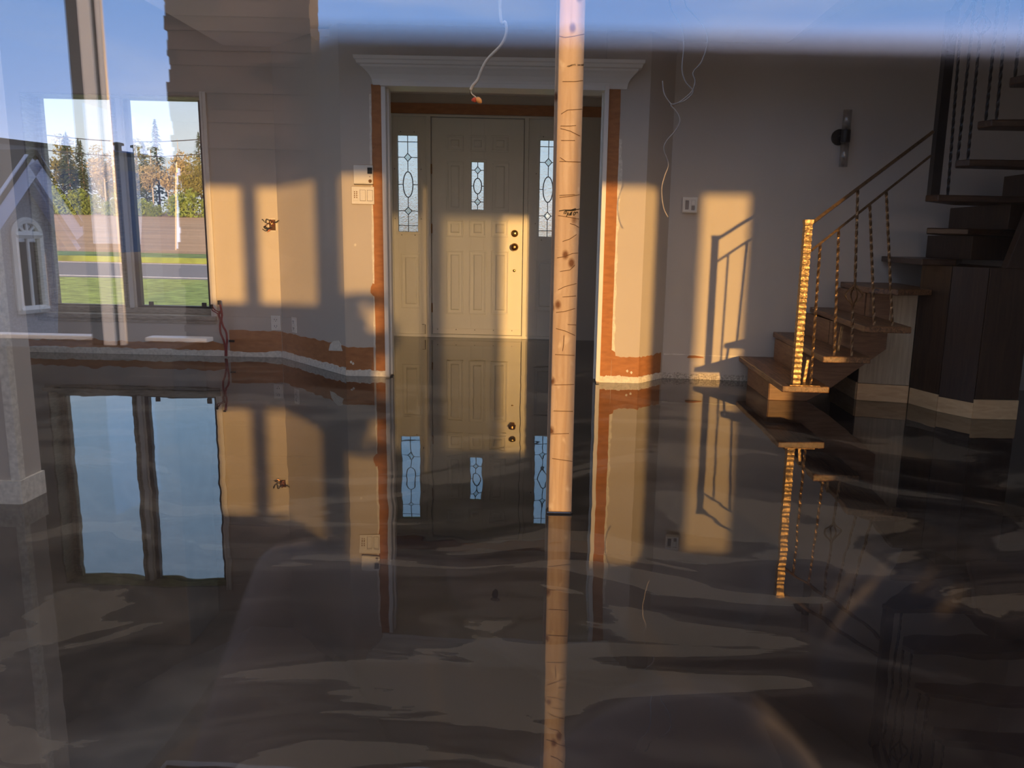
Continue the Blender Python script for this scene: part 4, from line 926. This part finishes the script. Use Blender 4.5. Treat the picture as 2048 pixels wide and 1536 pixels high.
# long metal barn
bn = _thing('metal_barn', 'long metal shed with a blue roof and small vents, reflected behind the gable', 'shed', None)
A = {}
def bpnt(px, py): 
    t = (px+60)/420.0; return vat(px, py, 30+8*t)
def strip(px_list, ytop, ybot, name, m, th=0.2):
    P = [bpnt(px, yt) for px, yt in zip(px_list, ytop)] + [bpnt(px, yb) for px, yb in zip(px_list[::-1], ybot[::-1])]
    b = B(); b.hexa(P, [p+Vector((-0.15, -0.6, 0))*th*3 for p in P]); return b.done(name, m, bn)
strip([-60, 355], [268, 318], [281, 324], 'fascia', SHING)
strip([205, 358], [296, 318], [304, 323.5], 'metal_roof', BLUEROOF, 0.5)
strip([-60, 352], [281, 323.5], [332, 345], 'ribbed_siding', RIBM)
strip([-60, 350], [332, 345], [520, 500], 'lower_siding', RIBL)
b = B()
for k in range(46):
    px = -55 + k*8.8; t1 = 282+(px+60)*0.103; t2 = 331+(px+60)*0.031
    b.tube([bpnt(px, t1)+Vector((0, 0.08, 0)), bpnt(px, t2)+Vector((0, 0.08, 0))], 0.045, 4)
b.done('ribs', RIBL, bn)
for px, py in ((236, 297), (273, 302), (307, 306)):
    p = bpnt(px, py); B().lathe([(0.14, -0.1), (0.14, 0.12), (0.24, 0.13), (0.24, 0.22), (0.1, 0.26)], p, 'z', 12).done('roof_vent', SHING, bn)
# stone column, porch post and rail
cx0 = vat(337, 100, 3.03).x; cx1 = vat(622, 100, 3.03).x
rbs = random.Random(5); b = B(); z = -0.55; wob = 0.0
while z < 3.6:
    h = rbs.uniform(0.012, 0.035); wob = 0.7*wob + rbs.uniform(-0.009, 0.009); b.box(cx0 + wob + rbs.uniform(-0.003, 0.003), cx1, -3.03+rbs.uniform(-0.01, 0.01), -2.93+rbs.uniform(0, 0.015), z, z+h); z += h
tag(b.done('stone_column', STONE), 'dark cut-stone column with a ragged left edge, reflected in the pane', 'column')
pp = _thing('porch_post', 'white grooved porch post reflected over the left window', 'post', None)
xa = vat(121, 0, 2.8).x; xb = vat(200, 0, 2.8).x; w_ = xb-xa; lz = vat(215, 692, 2.8).z
B().box(xa, xa+w_*0.36, -2.75, -2.715, lz, 3.4).done('shaded_stile', SHING, pp, 0.003)  # shade on this side of the white post is put into a dark colour
B().box(xa+w_*0.36, xa+w_*0.68, -2.75, -2.705, lz, 3.4).done('centre_stile', VINYL, pp, 0.003)
B().box(xa+w_*0.68, xa+w_*0.78, -2.75, -2.718, lz, 3.4).done('groove', BLACK, pp)
B().box(xa+w_*0.78, xb-0.01, -2.730, -2.712, lz, 3.4).done('right_stile', VINYL, pp, 0.003)
rl = vat(190, 669, 2.98).z
dk = _thing('porch_parapet', 'low dark parapet with a white cap carrying the porch post, reflected at left', 'parapet', None)
B().box(-2.35, cx0+0.08, -2.90, -2.64, -0.55, lz).done('low_wall', YARD, dk, 0.004)
B().box(-2.35, xa-0.01, -2.89, -2.83, lz, rl).done('white_cap', VINYL, dk, 0.003)
B().box(xb+0.0, cx0+0.12, -2.89, -2.83, lz, rl).done('white_cap', VINYL, dk, 0.003)

# ------------------------------------------------------------------ photographer
COAT = simple('dark_coat_cloth', (0.022, 0.020, 0.026), 0.95, var=0.3, scale=30, bump=0.2)
TROU = simple('dark_trousers', (0.02, 0.022, 0.03), 0.9, var=0.2, scale=30)
SKIN = simple('skin', (0.42, 0.24, 0.17), 0.55, var=0.06, scale=10)
HAIR = simple('dark_hair', (0.015, 0.011, 0.009), 0.7, var=0.3, scale=40)
def skin(name, verts, edges, radii, m, parent, sub=2, root=0):
    me = bpy.data.meshes.new(name); me.from_pydata([tuple(v_) for v_ in verts], edges, []); me.materials.append(m)
    o = bpy.data.objects.new(name, me); C.objects.link(o); o.parent = parent
    md = o.modifiers.new('skin', 'SKIN'); md.use_smooth_shade = True
    if not me.skin_vertices: me.attributes.new('skin', 'FLOAT', 'POINT') if False else None
    dg = None
    bpy.context.view_layer.objects.active = o
    if len(me.skin_vertices) == 0: bpy.ops.mesh.customdata_skin_add() if False else None
    for i, r in enumerate(radii):
        rr = r if isinstance(r, tuple) else (r, r)
        me.skin_vertices[0].data[i].radius = rr
        me.skin_vertices[0].data[i].use_root = (i == root)
    sb = o.modifiers.new('subsurf', 'SUBSURF'); sb.levels = sub; sb.render_levels = sub
    return o
pz = -0.55
per = _thing('person', 'person in a dark coat taking the photograph through the pane with a raised phone', 'person', None)
V = Vector
body_v = [V((0.04,-0.46,0.16)), V((0.04,-0.46,0.34)), V((0.04,-0.45,0.54)), V((0.04,-0.43,0.72)), V((0.04,-0.40,0.80)), V((0.035,-0.37,0.90)), V((0.03,-0.35,0.985)),   # pelvis..head top
  V((-0.15,-0.42,0.70)), V((-0.14,-0.20,0.56)), V((0.072,-0.085,0.84)),        # left arm: shoulder, elbow, wrist
  V((0.23,-0.42,0.70)), V((0.42,-0.26,0.62)), V((0.200,-0.095,0.88)),           # right arm
  V((-0.06,-0.46,0.11)), V((-0.10,-0.28,-0.18)), V((-0.09,-0.50,-0.47)), V((-0.10,-0.39,-0.52)),
  V((0.14,-0.46,0.11)), V((0.17,-0.28,-0.18)), V((0.16,-0.50,-0.47)), V((0.17,-0.39,-0.52))]
body_e = [(0,1),(1,2),(2,3),(3,4),(4,5),(5,6),(3,7),(7,8),(8,9),(3,10),(10,11),(11,12),(0,13),(13,14),(14,15),(15,16),(0,17),(17,18),(18,19),(19,20)]
body_r = [(0.15,0.11),(0.13,0.10),(0.14,0.10),(0.075,0.06),(0.050,0.050),(0.078,0.092),(0.062,0.075),0.045,0.036,0.022,0.045,0.036,0.022,0.085,0.058,0.042,0.035,0.085,0.058,0.042,0.035]
bv = [v_.copy() for v_ in body_v]; bv[9] = bv[8].lerp(bv[9], 0.8); bv[12] = bv[11].lerp(bv[12], 0.8)
skin('body', bv, body_e, body_r, SKIN, per)
cv = [body_v[i].copy() for i in (0,1,2,3,7,8,9,10,11,12)]
skin('coat', cv, [(0,1),(1,2),(2,3),(3,4),(4,5),(5,6),(3,7),(7,8),(8,9)], [(0.19,0.14),(0.175,0.14),(0.19,0.145),(0.16,0.115),0.085,0.066,0.046,0.085,0.066,0.046], COAT, per)
tv = [body_v[i] for i in (0,13,14,15,17,18,19)]
skin('trousers', tv, [(0,1),(1,2),(2,3),(0,4),(4,5),(5,6)], [(0.17,0.125),0.105,0.075,0.065,0.105,0.075,0.065], TROU, per)
skin('hair', [V((0.032,-0.40,0.91)), V((0.032,-0.385,0.985)), V((0.032,-0.37,1.025))], [(0,1),(1,2)], [(0.085,0.075),(0.088,0.095),(0.045,0.05)], HAIR, per)
fb = B(); fb.lathe([(0.010, -0.01), (0.012, 0.0), (0.004, 0.022)], (0.035, -0.285, 0.90), 'y', 8); fb.done('nose', SKIN, per, smooth=True)
for x in (0.003, 0.067): B().lathe([(0.003, -0.008), (0.009, 0.0), (0.003, 0.008)], (x, -0.290, 0.925), 'y', 10).done('eye', BLKPL, per, smooth=True)
B().box(0.013, 0.057, -0.292, -0.280, 0.862, 0.870).done('mouth', NUTR, per, 0.003)
for x in (-0.045, 0.115): B().lathe([(0.006, -0.02), (0.018, 0.0), (0.006, 0.02)], (x, -0.37, 0.91), 'x', 10).done('ear', SKIN, per, smooth=True)
for s2 in (-1, 1): B().box(0.035+s2*0.13-0.05, 0.035+s2*0.13+0.05, -0.55, -0.29, -0.549, -0.46).done('shoe', BLACK, per, 0.03, seg=3)
GLOVE = simple('dark_knit_glove', (0.03, 0.026, 0.028), 0.95, var=0.3, scale=60, bump=0.3)
skin('scarf', [V((0.04,-0.41,0.73)), V((0.038,-0.375,0.80)), V((0.034,-0.350,0.905))], [(0,1),(1,2)], [(0.13,0.11),(0.108,0.105),(0.098,0.100)], COAT, per)
def hand(cx, side):
    # hand under one end of the phone: palm behind it, four fingers under and in front of its lower edge, thumb up on the screen side
    wv = V((cx+side*0.02, -0.070, 0.868)); zb_ = 0.925
    vs = [wv, V((cx+side*0.012, -0.058, 0.895)), V((cx, -0.046, 0.915))]
    o = skin('hand', vs, [(0,1),(1,2)], [(0.024,0.018),(0.030,0.018),(0.032,0.013)], GLOVE, per)
    for i, (dx, ln) in enumerate(((-0.030, 0.85), (-0.010, 1.0), (0.010, 0.95), (0.030, 0.78))):
        p0 = V((cx+dx, -0.040, 0.915)); p1 = p0+V((0, 0.022, -0.004)); p2 = p1+V((0, 0.014*ln, 0.010)); p3 = p2+V((0, 0.0, 0.018*ln))
        skin('finger', [p0, p1, p2, p3], [(0,1),(1,2),(2,3)], [0.0092, 0.0088, 0.0076, 0.0064], GLOVE, o, 1)
    p0 = V((cx+side*0.024, -0.050, 0.910)); p1 = p0+V((-side*0.014, 0.004, 0.022)); p2 = p1+V((-side*0.016, 0.010, 0.020))
    skin('thumb', [p0, p1, p2], [(0,1),(1,2)], [0.0115, 0.0100, 0.0080], GLOVE, o, 1)
hand(0.096, -1)
skin('hand', [V((0.185,-0.085,0.905)), V((0.170,-0.060,0.935)), V((0.152,-0.045,0.958))], [(0,1),(1,2)], [(0.024,0.018),(0.030,0.018),(0.028,0.013)], GLOVE, per)
for i, dz in enumerate((0.030, 0.010, -0.010, -0.028)):
    p0 = V((0.150, -0.040, 0.962+dz)); skin('finger', [p0, p0+V((-0.006, 0.026, 0.002)), p0+V((-0.024, 0.034, 0.002)), p0+V((-0.040, 0.034, 0.0))], [(0,1),(1,2),(2,3)], [0.0092,0.0088,0.0076,0.0064], GLOVE, per, 1)
skin('thumb', [V((0.158,-0.056,0.932)), V((0.140,-0.050,0.950)), V((0.120,-0.034,0.962))], [(0,1),(1,2)], [0.0115,0.010,0.008], GLOVE, per, 1)
ph = _thing('phone', 'dark phone held sideways against the pane by the photographer', 'phone', None)
CASE = simple('matte_black_case', (0.008, 0.008, 0.009), 0.95, var=0.1, spec=0.08)
B().box(-0.0372, 0.128, -0.022, -0.013, 0.926, 1.003).done('phone_body', CASE, ph, 0.004)
B().box(-0.027, 0.122, -0.0232, -0.0218, 0.931, 0.998).done('screen', LCD, ph)
